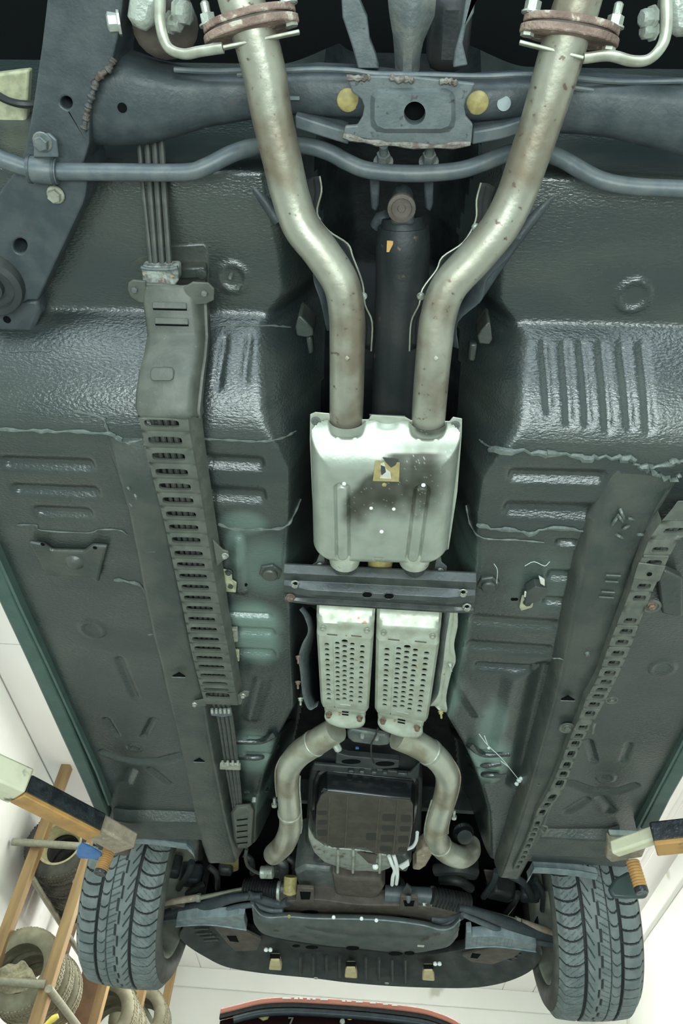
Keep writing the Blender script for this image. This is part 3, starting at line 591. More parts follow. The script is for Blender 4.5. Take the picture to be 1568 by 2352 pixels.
# stabilizer bar
sbar = thing('stabilizer_bar', 'grey painted stabilizer bar bent across the car below the cradle', 'stabilizer bar', P(900, 400, 1.10))
MB().tube(PP([(-40, 350, 1.07), (20, 372, 1.07), (70, 388, 1.072), (140, 394, 1.075), (250, 395, 1.078), (420, 396, 1.082), (470, 384, 1.086), (530, 354, 1.10), (580, 338, 1.12), (640, 330, 1.14), (710, 336, 1.14), (760, 352, 1.135), (800, 374, 1.128), (850, 392, 1.122), (950, 399, 1.118), (1050, 392, 1.122), (1110, 374, 1.130), (1170, 352, 1.138), (1230, 348, 1.14), (1280, 360, 1.13), (1330, 388, 1.115), (1380, 414, 1.10), (1450, 428, 1.095), (1568, 434, 1.09), (1640, 440, 1.085)]), .0115, 16, 6).build('bar', M['bar'], sbar)
ck = MB(); a, b = P(64, 388, 1.07), P(132, 394, 1.074); ax = b-a
ck.lathe(a, ax, [(.0165, 0), (.0175, .004), (.0175, ax.length-.004), (.0165, ax.length)], 20); ck.build('clamp_bushing', M['bar'], sbar)
for q in (0.08, 0.9):
    MB().lathe(a+ax*q, ax, [(.0185, -.002), (.0185, .002)], 20).build('clamp_rim', M['frame'], sbar)
MB().prism([P(x, y, 1.066) for x, y in ((78, 312), (112, 306), (130, 322), (134, 362), (76, 362))], (0, 0, .005)).build('clamp_ear', M['bar'], sbar, smooth=0, bevel=.002)
MB().bolt(P(98, 326, 1.066), DN, .0115, .009).build('bolt', M['castd'], sbar, smooth=30)
MB().bolt(P(128, 447, 1.082), DN, .011, .009).build('bolt', M['hang'], sbar, smooth=30)
# diagonal underbody stays
for i, l in enumerate(([(548, 392, 1.16), (600, 450, 1.15), (640, 510, 1.14)], [(1316, 408, 1.16), (1240, 480, 1.15), (1150, 600, 1.13), (1090, 690, 1.12)])):
    o = MB().tube(PP(l), .009, 10, 4).build('diagonal_stay', M['frame'])
    tag(o, ['thin dark diagonal stay tube behind the left exhaust pipe', 'thin dark diagonal stay tube behind the right exhaust pipe'][i], 'stay tube')
# aluminium links at the top corners, with bolts
for i, (q, bx, lb) in enumerate(([(296, -30), (378, -30), (360, 30), (352, 66), (330, 76), (296, 68), (288, 40)], (272, 48), 'bright cast aluminium suspension link at the upper left corner'), ) if False else enumerate((
    ([(296, -30), (378, -30), (362, 26), (352, 66), (330, 76), (296, 68), (286, 40)], [(276, 50, .012), (410, 28, .013), (390, 52, .010)], 'bright cast aluminium suspension link beside the left exhaust flange'),
    ([(1540, -30), (1640, -30), (1640, 84), (1560, 90), (1536, 84), (1530, 40)], [(1498, 40, .010), (1500, 70, .009)], 'bright cast aluminium suspension link at the upper right corner'))):
    t = thing('suspension_link', lb, 'suspension link', P(*q[0], 1.08))
    MB().prism([P(x, y, 1.07) for x, y in q], (0, 0, .06)).build('casting', M['cast'], t, smooth=30, bevel=.012)
    for x, y, r in bx: MB().lathe(P(x, y, 1.09), V((-.8 if i else .9, 0, -.35)) if x > 300 else V((-1, 0, -.3)), [(r*1.3, 0), (r*1.3, .003), (r, .004), (r, .014), (r*.7, .016)], 8).build('bolt', M['cast'], t, smooth=30)
    if not i: MB().lathe(P(380, 60, 1.13), V((.3, .3, -1)), [(.04, -.03), (.042, 0), (.03, .01), (.01, .012)], 20).build('link_bushing', M['brown'], t)
# ================================================================== exhaust: twin rear pipes
def flangepair(par, tri, ax, cen, bolts):
    ax = V(ax).normalized()
    for k, (mm, sh) in enumerate((('rust', 0), ('rust', .014))):
        mb = MB(); pts = [V(p)+ax*sh for p in tri]; mb.prism(pts, ax*.009); mb.build('flange', M[mm], par, smooth=0, bevel=.002)
    MB().prism([cen+(V(p)-cen)*.86+ax*.009 for p in tri], ax*.005).build('gasket', M['rust'], par, smooth=0)
def ovalflange(cen, axis, long_dir, L, W):
    ax = V(axis).normalized(); u = (V(long_dir)-ax*V(long_dir).dot(ax)).normalized(); w_ = ax.cross(u); o = []
    for a in range(0, 360, 12):
        c_, s_ = math.cos(math.radians(a)), math.sin(math.radians(a))
        o.append(cen+u*L*math.copysign(abs(c_)**.8, c_)+w_*W*math.copysign(abs(s_)**1.2, s_)*(1 if abs(c_) < .9 else 1))
    return o, ax, u
for i, (path, fc, ld, lb, hang, fx) in enumerate((
    ([(536, -60, 1.075), (556, 10, 1.074), (584, 80, 1.072), (607, 170, 1.068), (625, 270, 1.062), (648, 370, 1.055), (667, 450, 1.05), (692, 520, 1.042), (738, 580, 1.034), (782, 650, 1.024), (796, 720, 1.015), (797, 800, 1.005), (796, 900, .995), (794, 985, .99)], (578, 62), (1, -.28, 0),
     'long weathered steel exhaust pipe on the left with a rusty flange', [(368, -20, 1.065), (368, 50, 1.05), (384, 106, 1.045), (420, 124, 1.045), (460, 118, 1.045), (512, 110, 1.045)], 0),
    ([(1346, -60, 1.075), (1325, 10, 1.074), (1302, 80, 1.072), (1276, 170, 1.068), (1246, 270, 1.062), (1212, 370, 1.055), (1184, 450, 1.05), (1148, 520, 1.042), (1092, 590, 1.034), (1030, 660, 1.024), (1006, 730, 1.015), (997, 800, 1.005), (988, 900, .995), (982, 985, .99)], (1306, 76), (1, .24, 0),
     'long weathered steel exhaust pipe on the right with a rusty flange', [(1530, -10, 1.06), (1530, 60, 1.05), (1520, 104, 1.045), (1490, 136, 1.045), (1450, 140, 1.045), (1400, 128, 1.045), (1340, 134, 1.045)], 1))):
    t = thing('rear_exhaust_pipe', lb, 'exhaust pipe', P(*path[5]))
    r_ = lambda q: .0262+.0014*float(sstep(.02, .10, q)*(1-sstep(.22, .34, q)))
    MB().tube(PP(path), r_, 28, 10).build('pipe', M['pipe'], t)
    cen = P(*fc, 1.07); dirp = (P(*path[3])-P(*path[1])).normalized()
    ax0 = (dirp*.55+DN*.15).normalized()
    o, ax, u = ovalflange(cen-dirp*.012, dirp+V((0, .35, -.45)), ld, .058, .036)
    MB().prism(o, ax*.008).build('flange', M['rust'], t, smooth=30, bevel=.0015)
    o2, _, _ = ovalflange(cen-dirp*.012+ax*.0105, ax, ld, .060, .035)
    MB().prism(o2, ax*.009).build('flange', M['rust'], t, smooth=30, bevel=.0015)
    o3, _, _ = ovalflange(cen-dirp*.012+ax*.007, ax, ld, .052, .032)
    MB().prism(o3, ax*.005).build('gasket', M['brown'], t, smooth=30)
    for s_ in (-1, 1):
        q = cen-dirp*.012+u*s_*.050
        MB().lathe(q, -ax, [(.0095, 0), (.0095, .013)], 6).lathe(q-ax*.013, -ax, [(.0052, 0), (.0055, .012), (.0035, .014)], 10).lathe(q-ax*.0005, -ax, [(.012, 0), (.012, .002)], 16).build('flange_nut', M['cast'], t, smooth=30)
        MB().lathe(q+ax*.019, ax, [(.008, 0), (.008, .004)], 6).build('bolt_head', M['hang'], t, smooth=30)
    # hanger: flat bent strap that runs along the flange and up to the link
    hp = PP(hang); MB().tube(hp, .0068, 10, 6, squash=(V((0, .5, -.86)).normalized(), .75)).build('hanger_rod', M['hang'], t)
    e = hp[-1]; q2 = [e+V((-.006 if i == 0 else .006, 0, 0)), cen+ax*.022+u*(.058 if i == 0 else -.058)]
    MB().bar(e, cen+ax*.022+u*(.056 if i == 0 else -.056)+V((0, -.004, 0)), .010, .004, ax).build('hanger_strap', M['hang'], t, bevel=.001)
    for pos in (0.985,): pass
    MB().tube([P(*path[-3])+V((0, 0, -.026)), P(*path[-3])+V((.004, .002, -.029))], .003, 6, 1).build('spatter', M['pipe2'], t)
# thin heat shields beside the pipes
def ribbon(edge, inner, name, m, par=None, solid=.0012):
    a = catmull(PP(edge), 4); b = catmull(PP(inner), 4); n = min(len(a), len(b)); mb = MB(); pts = []
    for k in range(n): pts += [a[k], a[k]*.5+b[k]*.5+V((0, 0, .008)), b[k]]
    return mb.grid(pts, n, 3).build(name, M[m], par, solid=solid, smooth=40)
for i, (edge, inner, lb) in enumerate((
    ([(728, 405, 1.09), (732, 440, 1.09), (722, 490, 1.085), (748, 530, 1.08), (792, 560, 1.075), (804, 590, 1.07), (826, 650, 1.06), (832, 700, 1.05), (848, 740, 1.05), (846, 806, 1.05)], [(700, 415, 1.11), (706, 450, 1.11), (706, 500, 1.10), (730, 545, 1.09), (764, 590, 1.085), (780, 620, 1.08), (800, 665, 1.07), (806, 710, 1.06), (826, 745, 1.06), (826, 806, 1.06)], 'crumpled thin heat shield edge beside the left exhaust pipe'),
    ([(1110, 420, 1.09), (1100, 460, 1.09), (1098, 506, 1.085), (1070, 556, 1.08), (1022, 590, 1.075), (1008, 620, 1.07), (976, 664, 1.06), (968, 700, 1.05), (950, 740, 1.05), (946, 806, 1.05)], [(1136, 430, 1.11), (1126, 470, 1.11), (1120, 520, 1.10), (1090, 575, 1.09), (1050, 620, 1.085), (1036, 645, 1.08), (1002, 680, 1.07), (994, 715, 1.06), (970, 745, 1.06), (968, 806, 1.06)], 'crumpled thin heat shield edge beside the right exhaust pipe'))):
    t = thing('pipe_heat_shield', lb, 'heat shield', P(*edge[4]))
    sg = 1 if i == 0 else -1; edge = [(x+sg*6, y, h) for x, y, h in edge]
    ribbon(edge, inner, 'shield', 'shaft', t); MB().tube(catmull(PP(edge), 4), .0013, 6, 1).build('bright_rim', M['hang'], t)
    for x, y, h in ((edge[2][0], edge[2][1]+16, 1.08), (edge[7][0]-(4 if i == 0 else -4), edge[7][1]-20, 1.05)): MB().lathe(P(x, y, h), DN, [(.006, 0), (.005, .004), (.002, .005)], 12).build('rivet', M['cast'], t)
for i, (e, n, lb) in enumerate((([(718, 610, 1.09), (722, 650, 1.09), (736, 690, 1.08), (752, 760, 1.08)], [(760, 610, 1.12), (764, 650, 1.12), (770, 690, 1.12), (780, 760, 1.12)], 'dark tunnel heat shield left of the left exhaust pipe'),
                     ([(1200, 540, 1.09), (1168, 590, 1.09), (1118, 640, 1.085), (1104, 690, 1.08), (1050, 740, 1.08), (1052, 800, 1.08)], [(1140, 540, 1.12), (1110, 590, 1.12), (1070, 640, 1.12), (1056, 690, 1.12), (1020, 740, 1.12), (1020, 800, 1.12)], 'dark tunnel heat shield right of the right exhaust pipe'))):
    tag(ribbon(e, n, 'tunnel_heat_shield', 'frame', solid=.002), lb, 'heat shield')
# driveshaft with universal joint
ds = thing('driveshaft', 'dark steel driveshaft with universal joint running up the tunnel', 'driveshaft', P(920, 700, 1.12))
MB().tube(PP([(926, 520, 1.13), (925, 570, 1.125), (922, 660, 1.12), (914, 800, 1.11), (908, 960, 1.10), (895, 1180, 1.09)]), [.038, .041, .041, .041, .041, .041], 28, 6).build('shaft_tube', M['shaft'], ds)
MB().tube(PP([(924, 500, 1.135), (925, 530, 1.13), (925, 545, 1.128)]), [.030, .036, .040], 24, 3).build('shaft_yoke', M['shaft'], ds)
MB().prism([P(x, y, 1.10) for x, y in ((896, 520), (900, 470), (908, 452), (924, 446), (940, 452), (948, 470), (952, 520))], (0, 0, .05)).build('joint_yoke', M['frame'], ds, smooth=30, bevel=.006)
MB().lathe(P(922, 478, 1.10), DN, [(.020, -.004), (.020, .003), (.015, .004), (.014, .001), (.006, .001), (.005, .003)], 24).build('bearing_cap', M['brown'], ds)
MB().tube(PP([(866, 520, 1.16), (880, 500, 1.155), (890, 530, 1.15)]), .012, 10, 3).build('joint_cross', M['frame'], ds)
MB().box(P(895, 566, 1.092), (.009, .016, .003)).build('orange_tag', M['orangep'], ds)
for x in (862, 986):
    o = tag(MB().prism([P(a, b, 1.17) for a, b in ((x-14, 410), (x+10, 410), (x+8, 470), (x+2, 488), (x-10, 480))], (0, 0, .02)).build('joint_hanger_strap', M['frame'], bevel=.003), 'small dark strap bracket %s the universal joint' % ('left of' if x < 900 else 'right of'), 'bracket')
# ================================================================== resonator (flat twin muffler)
mf = thing('muffler', 'flat silver twin muffler with soot stain and torn label at the car centre', 'muffler', P(885, 1120, .97))
HM = .985
q = Quad(P(712, 962, HM), P(1062, 968, HM), P(1026, 1274, HM), P(720, 1268, HM))
nu, nv = 150, 150
U, W = np.meshgrid(np.linspace(0, 1, nu), np.linspace(0, 1, nv), indexing='ij')
wid, hei = .24, .315
dx = np.minimum(U, 1-U)*wid; dt = W*hei; db = (1-W)*hei
def dome(d, R): t = np.clip(d/R, 0, 1); return np.sqrt(np.clip(1-(1-t)**2, 0, 1))
# rounded plan corners
cor = .045; ex = np.clip(cor-dx, 0, cor); ey = np.clip(cor-db, 0, cor); inside_b = np.where((ex > 0) & (ey > 0), cor-np.hypot(ex, ey), np.minimum(dx, db))
ey2 = np.clip(.03-dt, 0, .03); ex2 = np.clip(.03-dx, 0, .03); inside_t = np.where((ex2 > 0) & (ey2 > 0), .03-np.hypot(ex2, ey2), np.minimum(dx, dt))
depth = .040*np.minimum(dome(inside_b, .028), np.minimum(dome(dx, .040), sstep(-.01, .075, dt)*.98+.02))
for uc in (.245, .775):  # inlet collars
    rr_ = .030/wid; cyl = np.sqrt(np.clip(1-((U-uc)/rr_)**2, 0, 1))*.030-.004
    depth = np.maximum(depth, cyl*(1-sstep(.05, .13, W)))
depth = depth-.010*np.exp(-((U-.51)/.07)**2)*(1-sstep(.0, .05, W))
for uc, ul in ((.222, .232), (.765, .742)):    # long pressed beads
    du = np.abs(U-uc-(ul-uc)*(W-.35)/.55)*wid; dv = np.clip(np.maximum(.375-W, W-.90), 0, 1)*hei; dd = np.hypot(du, dv)
    depth = depth-.0045*np.exp(-((dd-.011)/.0022)**2)+.0030*(1-sstep(.006, .010, dd))
# triangle mark
def seg(ax_, ay, bx, by):
    t = np.clip(((U-ax_)*wid*(bx-ax_)*wid+(W-ay)*hei*(by-ay)*hei)/((bx-ax_)**2*wid**2+(by-ay)**2*hei**2), 0, 1)
    return np.hypot((U-ax_-t*(bx-ax_))*wid, (W-ay-t*(by-ay))*hei)
tri = np.minimum(seg(.455, .905, .525, .907), np.minimum(seg(.455, .905, .487, .965), seg(.525, .907, .487, .965)))
depth = depth-.0012*np.exp(-(tri/.0015)**2)
base = [[q(u, v, 0) for v in np.linspace(0, 1, nv)] for u in np.linspace(0, 1, nu)]
pts = [(base[i][j].x, base[i][j].y, base[i][j].z-float(depth[i, j])) for i in range(nu) for j in range(nv)]
ok = (inside_b > 0) & (inside_t > -0.001)
# soot and dust that has been sprayed across the shell: its own irregular shape
rng = np.random.RandomState(4)
def vnoise(u, v, s):
    g = rng.rand(int(s)+3, int(s)+3); x_, y_ = u*s, v*s; i, j = x_.astype(int), y_.astype(int); fx, fy = x_-i, y_-j; fx, fy = fx*fx*(3-2*fx), fy*fy*(3-2*fy)
    return g[i, j]*(1-fx)*(1-fy)+g[i+1, j]*fx*(1-fy)+g[i, j+1]*(1-fx)*fy+g[i+1, j+1]*fx*fy
nz = vnoise(U, W, 9)*.6+vnoise(U, W, 23)*.4
_cam = MB_.T@np.array([(p[0], p[1], p[2]-CZ) for p in pts]).T
PU = (CX+FPX*_cam[0]/_cam[2]).reshape(nu, nv); PV = (CY+FPX*_cam[1]/_cam[2]).reshape(nu, nv)
jag = (nz-.5)*26
edge_l = np.interp(PV, [1030, 1050, 1075, 1110, 1150, 1185, 1215], [884, 880, 858, 812, 780, 776, 790])+jag
low = np.interp(PU, [770, 800, 850, 900, 960, 1010, 1060], [1205, 1210, 1182, 1172, 1178, 1160, 1120])+jag
stn = sstep(-8, 26, PU-edge_l)*sstep(1036, 1046, PV+jag*.25+(PU-880)*.012)*(1-sstep(-34, 34, PV-low))*(1-.75*sstep(985, 1040, PU+jag))
stn = stn*np.where(PV < 1075, 1.0, .93)
stn = np.maximum(stn, .38*sstep(880, 960, PU)*sstep(1005, 1030, PV)*(1-sstep(1040, 1052, PV))*(.5+nz))
rs = sstep(946, 958, PU)*(1-sstep(1022, 1030, PU))*(1-sstep(996, 1010, PV+((PU-988)/36)**2*14)); stn = np.maximum(stn, rs*.85)
stn = np.clip(stn*(.80+.40*nz), 0, 1)
sp = rng.rand(nu, nv) > .985; stn = np.where(sp & (stn > .3), stn*.3, stn)
mb = MB().grid(pts, nu, nv, keep=lambda i, j: ok[i, j] and ok[i+1, j] and ok[i, j+1] and ok[i+1, j+1])
sh = mb.build('shell', M['muff'], mf, smooth=60, attr=('stain', stn.ravel()))
fl = flatpoly([(712, 952), (724, 947), (756, 950), (764, 964), (846, 964), (852, 954), (930, 958), (944, 966), (1032, 968), (1040, 958), (1061, 962), (1060, 1000), (1050, 1130), (1030, 1262), (1014, 1266), (1000, 1250), (745, 1246), (736, 1250), (722, 1244), (716, 1130), (711, 1010)], HM, .002,
              [circ(725, 966, 6), circ(1045, 976, 6)]).build('flange', M['alum'], mf, smooth=0, bevel=.001)
for x, y in ((725, 966), (1045, 976), (733, 1243), (1018, 1257)): MB().lathe(P(x, y, HM-.0005), DN, [(.0075, 0), (.0078, .002), (.005, .0025), (.0045, .0005), (.0, .0005)], 18, caps=False).build('grommet', M['castd'], mf)
for x, y, r in [(790, 1111, .0033), (882, 1113, .0038), (972, 1114, .0036), (852, 1167, .003), (904, 1169, .003), (790, 1220, .0032), (876, 1221, .0035), (960, 1224, .0035)]:
    p = P(x, y, HM-.0402); MB().lathe(p, DN, [(r, -.001), (r*.95, .0012), (r*.5, .002)], 12).build('spot_weld', M['lemon' if x == 882 else 'clipw'], mf)
lb = MB().prism([P(x, y, HM-.0405) for x, y in ((862, 1058), (918, 1062), (916, 1106), (856, 1104))], (0, 0, -.0008)).build('torn_label', M['label'], mf, smooth=0)
MB().prism([P(x, y, HM-.0416) for x, y in ((874, 1064), (882, 1062), (886, 1076), (896, 1084), (898, 1100), (872, 1098), (876, 1086), (872, 1074))], (0, 0, -.0004)).build('paper_scrap', M['paper'], lb, smooth=0)
MB().prism([P(x, y, HM-.0422) for x, y in ((874, 1068), (884, 1072), (886, 1084), (876, 1092), (874, 1080))], (0, 0, -.0003)).build('ink_patch', M['ink'], lb, smooth=0)
MB().prism([P(x, y, HM-.0422) for x, y in ((878, 1050), (914, 1056), (908, 1068), (898, 1074), (886, 1062))], (0, 0, -.0003)).build('soot_patch', M['ink'], lb, smooth=0)
MB().prism([P(x, y, .995) for x, y in ((848, 954), (930, 958), (926, 968), (852, 966))], (0, 0, .004)).build('top_clip', M['castd'], mf)
# outlet collars and stub pipes below the muffler
for x in (793, 953):
    MB().tube(PP([(x, 1252, .975), (x-1, 1272, .975), (x-2, 1290, .975)]), [.030, .030, .027], 24, 3).build('outlet_collar', M['muff' if 0 else 'alum'], mf)
    MB().tube(PP([(x-1, 1286, .977), (x-2, 1320, .985), (x-3, 1350, .995)]), .0225, 24, 3).build('outlet_pipe', M['brace'], mf)
tag(MB().tube(PP([(874, 1262, 1.0), (873, 1286, 1.0), (872, 1304, 1.0), (872, 1312, 1.0)]), [.0235, .0235, .022, .012], 22, 3).build('balance_damper', M['lemon']), 'small brassy damper cylinder just below the muffler', 'damper')
for i, l in enumerate(([(738, 1262), (726, 1292), (714, 1300), (716, 1316), (744, 1316), (746, 1290), (742, 1262)], [(1006, 1270), (1000, 1290), (996, 1316), (1024, 1320), (1026, 1302), (1014, 1292), (1010, 1270)])):
    o = tag(MB().prism([P(x, y, 1.0) for x, y in l], (0, 0, .003)).build('brace_bracket', M['castd'], smooth=0, bevel=.001), 'small grey bracket with bolt between muffler and cross brace, %s one' % ('left', 'right')[i], 'bracket')
    x, y = ((735, 1298), (1010, 1310))[i]; MB().bolt(P(x, y, .9995), DN, .0055, .005).build('bolt', M['zinc'], o)
# ================================================================== cross brace
cb = thing('tunnel_brace', 'black pressed cross brace bolted under the tunnel with four bolts', 'brace', P(870, 1355, .955))
HB = .956
prof = [(0, .014), (.10, 0), (.34, .002), (.41, -.014), (.52, -.017), (.62, -.015), (.70, -.004), (.86, .0), (.92, -.008), (1.0, -.006)]
tl, tr, br_, bl = (650, 1309), (1095, 1330), (1086, 1406), (654, 1380)
rings = []; N_ = 40
for k in range(N_+1):
    u = k/N_; fl_ = sstep(0, .16, u)*sstep(0, .16, 1-u); a = P(tl[0]+(tr[0]-tl[0])*u, tl[1]+(tr[1]-tl[1])*u, HB); b = P(bl[0]+(br_[0]-bl[0])*u, bl[1]+(br_[1]-bl[1])*u, HB)
    top = [a+(b-a)*v+V((0, 0, z*(.45+.55*fl_) if z < 0 else z)) for v, z in prof]
    rings.append(top+[p+V((0, 0, .004)) for p in reversed(top)])
MB().loft(rings).build('channel', M['brace'], cb, smooth=30, bevel=.0008)
for x, y in ((843, 1366), (893, 1369)):
    pts_ = [P(px, py, HB-.0172) for px, py in circ(x, y, 12, 7)]; MB().prism(pts_, (0, 0, .0012)).build('slot_hole', M['dark'], cb, smooth=0)
    MB().tube([p for p in pts_]+[pts_[0]], .0008, 5, 1, caps=False).build('slot_lip', M['brace'], cb)
for x, y, m_, dz in ((678, 1340, 'zinc', .001), (667, 1370, 'rustb', .003), (1063, 1360, 'zinc', .001), (1072, 1393, 'zinc', .003)):
    o = MB().bolt(P(x, y, HB-.004), DN, .0072, .007).build('bolt', M[m_], cb, smooth=30)
    MB().lathe(P(x, y, HB-.0118), DN, [(.0042, 0), (.0042, .0006)], 6).build('bolt_socket', M['dark' if m_ == 'zinc' else 'brown'], o)
# ================================================================== catalytic converters in perforated shields
for i, (A, B_, D_, E_, lb_) in enumerate((((722, 1396), (862, 1402), (846, 1640), (736, 1628), 'left perforated silver heat shield box of the catalytic converter pair'), ((864, 1406), (1020, 1412), (982, 1664), (860, 1640), 'right perforated rust-speckled silver heat shield box of the catalytic converter pair'))):
    HC = .962
    t = thing('catalytic_converter', lb_, 'catalytic converter', P(*[(A[k]+D_[k])/2 for k in (0, 1)], HC))
    q = Quad(P(*A, HC), P(*B_, HC), P(*D_, HC), P(*E_, HC))
    def prof_z(v): return float(np.interp(v, [0, .05, .085, .15, .20, .235, .26, .96, 1.0], [.030, .030, .028, .006, .006, .002, 0, 0, .006]))
    mb = MB(); us = [0, .05, .12, .5, .88, .95, 1]
    def qz(u, v): e = min(u, 1-u); return q(u, v, prof_z(v)+(.010*(1-e/.05) if e < .05 else 0)+(.006*(1-sstep(.0, .12, e)) if .12 < v < .24 else 0))
    q_plain = q
    vs_ = list(np.linspace(0, .25, 21))
    mb.grid([qz(u, v) for u in np.linspace(0, 1, 21) for v in vs_], 21, 21)
    cols = [(.075, .285, 1), (.30, .43, .0), (.43, .565, -1), (.565, .70, .0), (.70, .925, 1)]
    class QF:
        def __call__(s, u, v, dz=0): return qz(u, v)+V((0, 0, dz))
    qf = QF()
    mb.grid([qf(u, v) for u in (0, .025, .05, .075) for v in np.linspace(.25, 1, 12)], 4, 12)
    mb.grid([qf(u, v) for u in (.925, .95, .975, 1) for v in np.linspace(.25, 1, 12)], 4, 12)
    mb.grid([qf(u, v) for u in (.285, .30) for v in (.25, .95)], 2, 2)
    for (u0, u1, kind) in cols:
        nh = {1: 12, 0: 13, -1: 13}[kind]; v0 = {1: .30, 0: .285, -1: .262}[kind]; v1 = {1: .905, 0: .90, -1: .885}[kind]
        if (u0, kind) == (.30, 0) or (u0, kind) == (.565, 0): pass
        ev = np.linspace(v0, v1, nh+1)
        mb.grid([qf(u, v) for u in (u0, u1) for v in (.25, v0)], 2, 2); mb.grid([qf(u, v) for u in (u0, u1) for v in (v1, .95, 1)], 2, 3)
        for k in range(nh):
            big = 1.25 if (kind == -1 and k == 0) else 1
            cell(mb, qf, u0, u1, ev[k], ev[k+1], ((u0+u1)/2, (ev[k]+ev[k+1])/2, .044*big, .0145*big), thick=.004, n=16, sq=.9)
    # side walls folded up
    mb.grid([qf(0, v)+V((0, 0, dz)) for v in np.linspace(0, 1, 14) for dz in (0, .03, .06)], 14, 3); mb.grid([qf(1, v)+V((0, 0, dz)) for v in np.linspace(0, 1, 14) for dz in (0, .03, .06)], 14, 3)
    mb.grid([qf(u, 1)+V((0, 0, dz)) for u in np.linspace(0, 1, 8) for dz in (0, .03)], 8, 2)
    mb.build('perforated_shield', M['alum'], t, smooth=45, down=True)
    MB().box(q(.5, .55, .05), (.075, .22, .035)).build('converter_body', M['rubber'], t, bevel=.012)  # body coloured near-black so the shield holes look shaded inside
    for u, v in ((.12, .19), (.88, .19)): MB().bolt(qf(u, v)+V((0, 0, -.001)), DN, .0056, .006).build('bolt', M['hang'], t, smooth=30)
    for u in (.28, .70): MB().tube([qf(u-.09, .235)+V((0, 0, -.0006)), qf(u+.09, .237)+V((0, 0, -.0006))], .0013, 6, 1).build('crease', M['brown'], t)
    MB().tube([qf(.40, .925)+V((0, 0, -.0004)), qf(.62, .927)+V((0, 0, -.0004))], .0011, 6, 1).build('stamping', M['cast'], t)
    # neck and flange bell at the front end
    def at(u, v, dz): return q(u, v, dz)
    MB().grid([at(.5+(u-.5)*(1.0 if v < .10 else .98), 1+v, .010+.010*abs(2*u-1)**4+(.004 if v > .05 else 0)-.012*math.exp(-((v-.16)/.05)**2)*(1-abs(2*u-1)**2)+.03*max(0, (v-.18)/.1)**2) if v < .12 else at(.5+(u-.5)*(1-1.9*((v-.12)/.16)**2*.42), 1+v, .012-.014*math.exp(-((v-.17)/.05)**2)*(1-abs(2*u-1)**2)+.03*max(0, (v-.20)/.08)**2) for u in np.linspace(.06, .94, 15) for v in np.linspace(-.01, .27, 15)], 15, 15).build('flange_bell', M['alum'], t, smooth=60, solid=.002)
    for u in (.16, .82): MB().bolt(at(u, 1.085, .008), DN, .0066, .008).build('bolt', M['rustb'], t, smooth=30)
    for k in (0, 1): MB().tube([at(.44, 1.04+.03*k, .0075), at(.58, 1.04+.03*k, .0075)], .0016, 6, 1).build('vent_slit', M['dark'], t)
# side heat shields along the tunnel
for i, (e, n, m_, lb_) in enumerate((
    ([(688, 1400, .975), (700, 1418, .975), (708, 1450, .975), (694, 1480, .975), (686, 1510, .975), (690, 1545, .975), (696, 1600, .975), (710, 1630, .975), (728, 1622, .975)], [(700, 1400, 1.02), (716, 1420, 1.02), (722, 1450, 1.02), (716, 1480, 1.02), (710, 1510, 1.02), (712, 1545, 1.02), (716, 1590, 1.02), (728, 1610, 1.02), (734, 1612, 1.02)], 'plate', 'crinkled dark tunnel heat shield edge left of the perforated boxes'),
    ([(1050, 1405, .968), (1050, 1440, .968), (1042, 1480, .968), (1046, 1518, .968), (1036, 1545, .968), (1024, 1600, .968), (1026, 1634, .968), (1008, 1632, .968)], [(1034, 1405, .972), (1028, 1440, .972), (1022, 1480, .972), (1018, 1520, .972), (1014, 1545, .972), (1006, 1595, .972), (990, 1618, .972), (986, 1622, .98)], 'alum', 'crumpled silver tunnel heat shield flange right of the perforated boxes'))):
    t = thing('tunnel_shield', lb_, 'heat shield', P(*e[3]))
    ribbon(e, n, 'shield_flange', m_, t, solid=.0016)
    nn = [(x+(22 if i == 0 else -22), y, h+.05) for x, y, h in n]; ribbon(n, nn, 'shield_wall', 'dark' if i == 0 else 'castd', t, solid=.0016)
    for x, y, h, mm in (((685, 1508, .972, 'rustb'), (684, 1566, .974, 'rustb'), (690, 1604, .974, 'zinc')), ((1034, 1526, .964, 'zinc'), (1012, 1634, .964, 'lemon')))[i]:
        MB().bolt(P(x, y, h), V((.1, .3, -1)), .0055, .005, stud=.010).build('stud', M[mm], t, smooth=30)
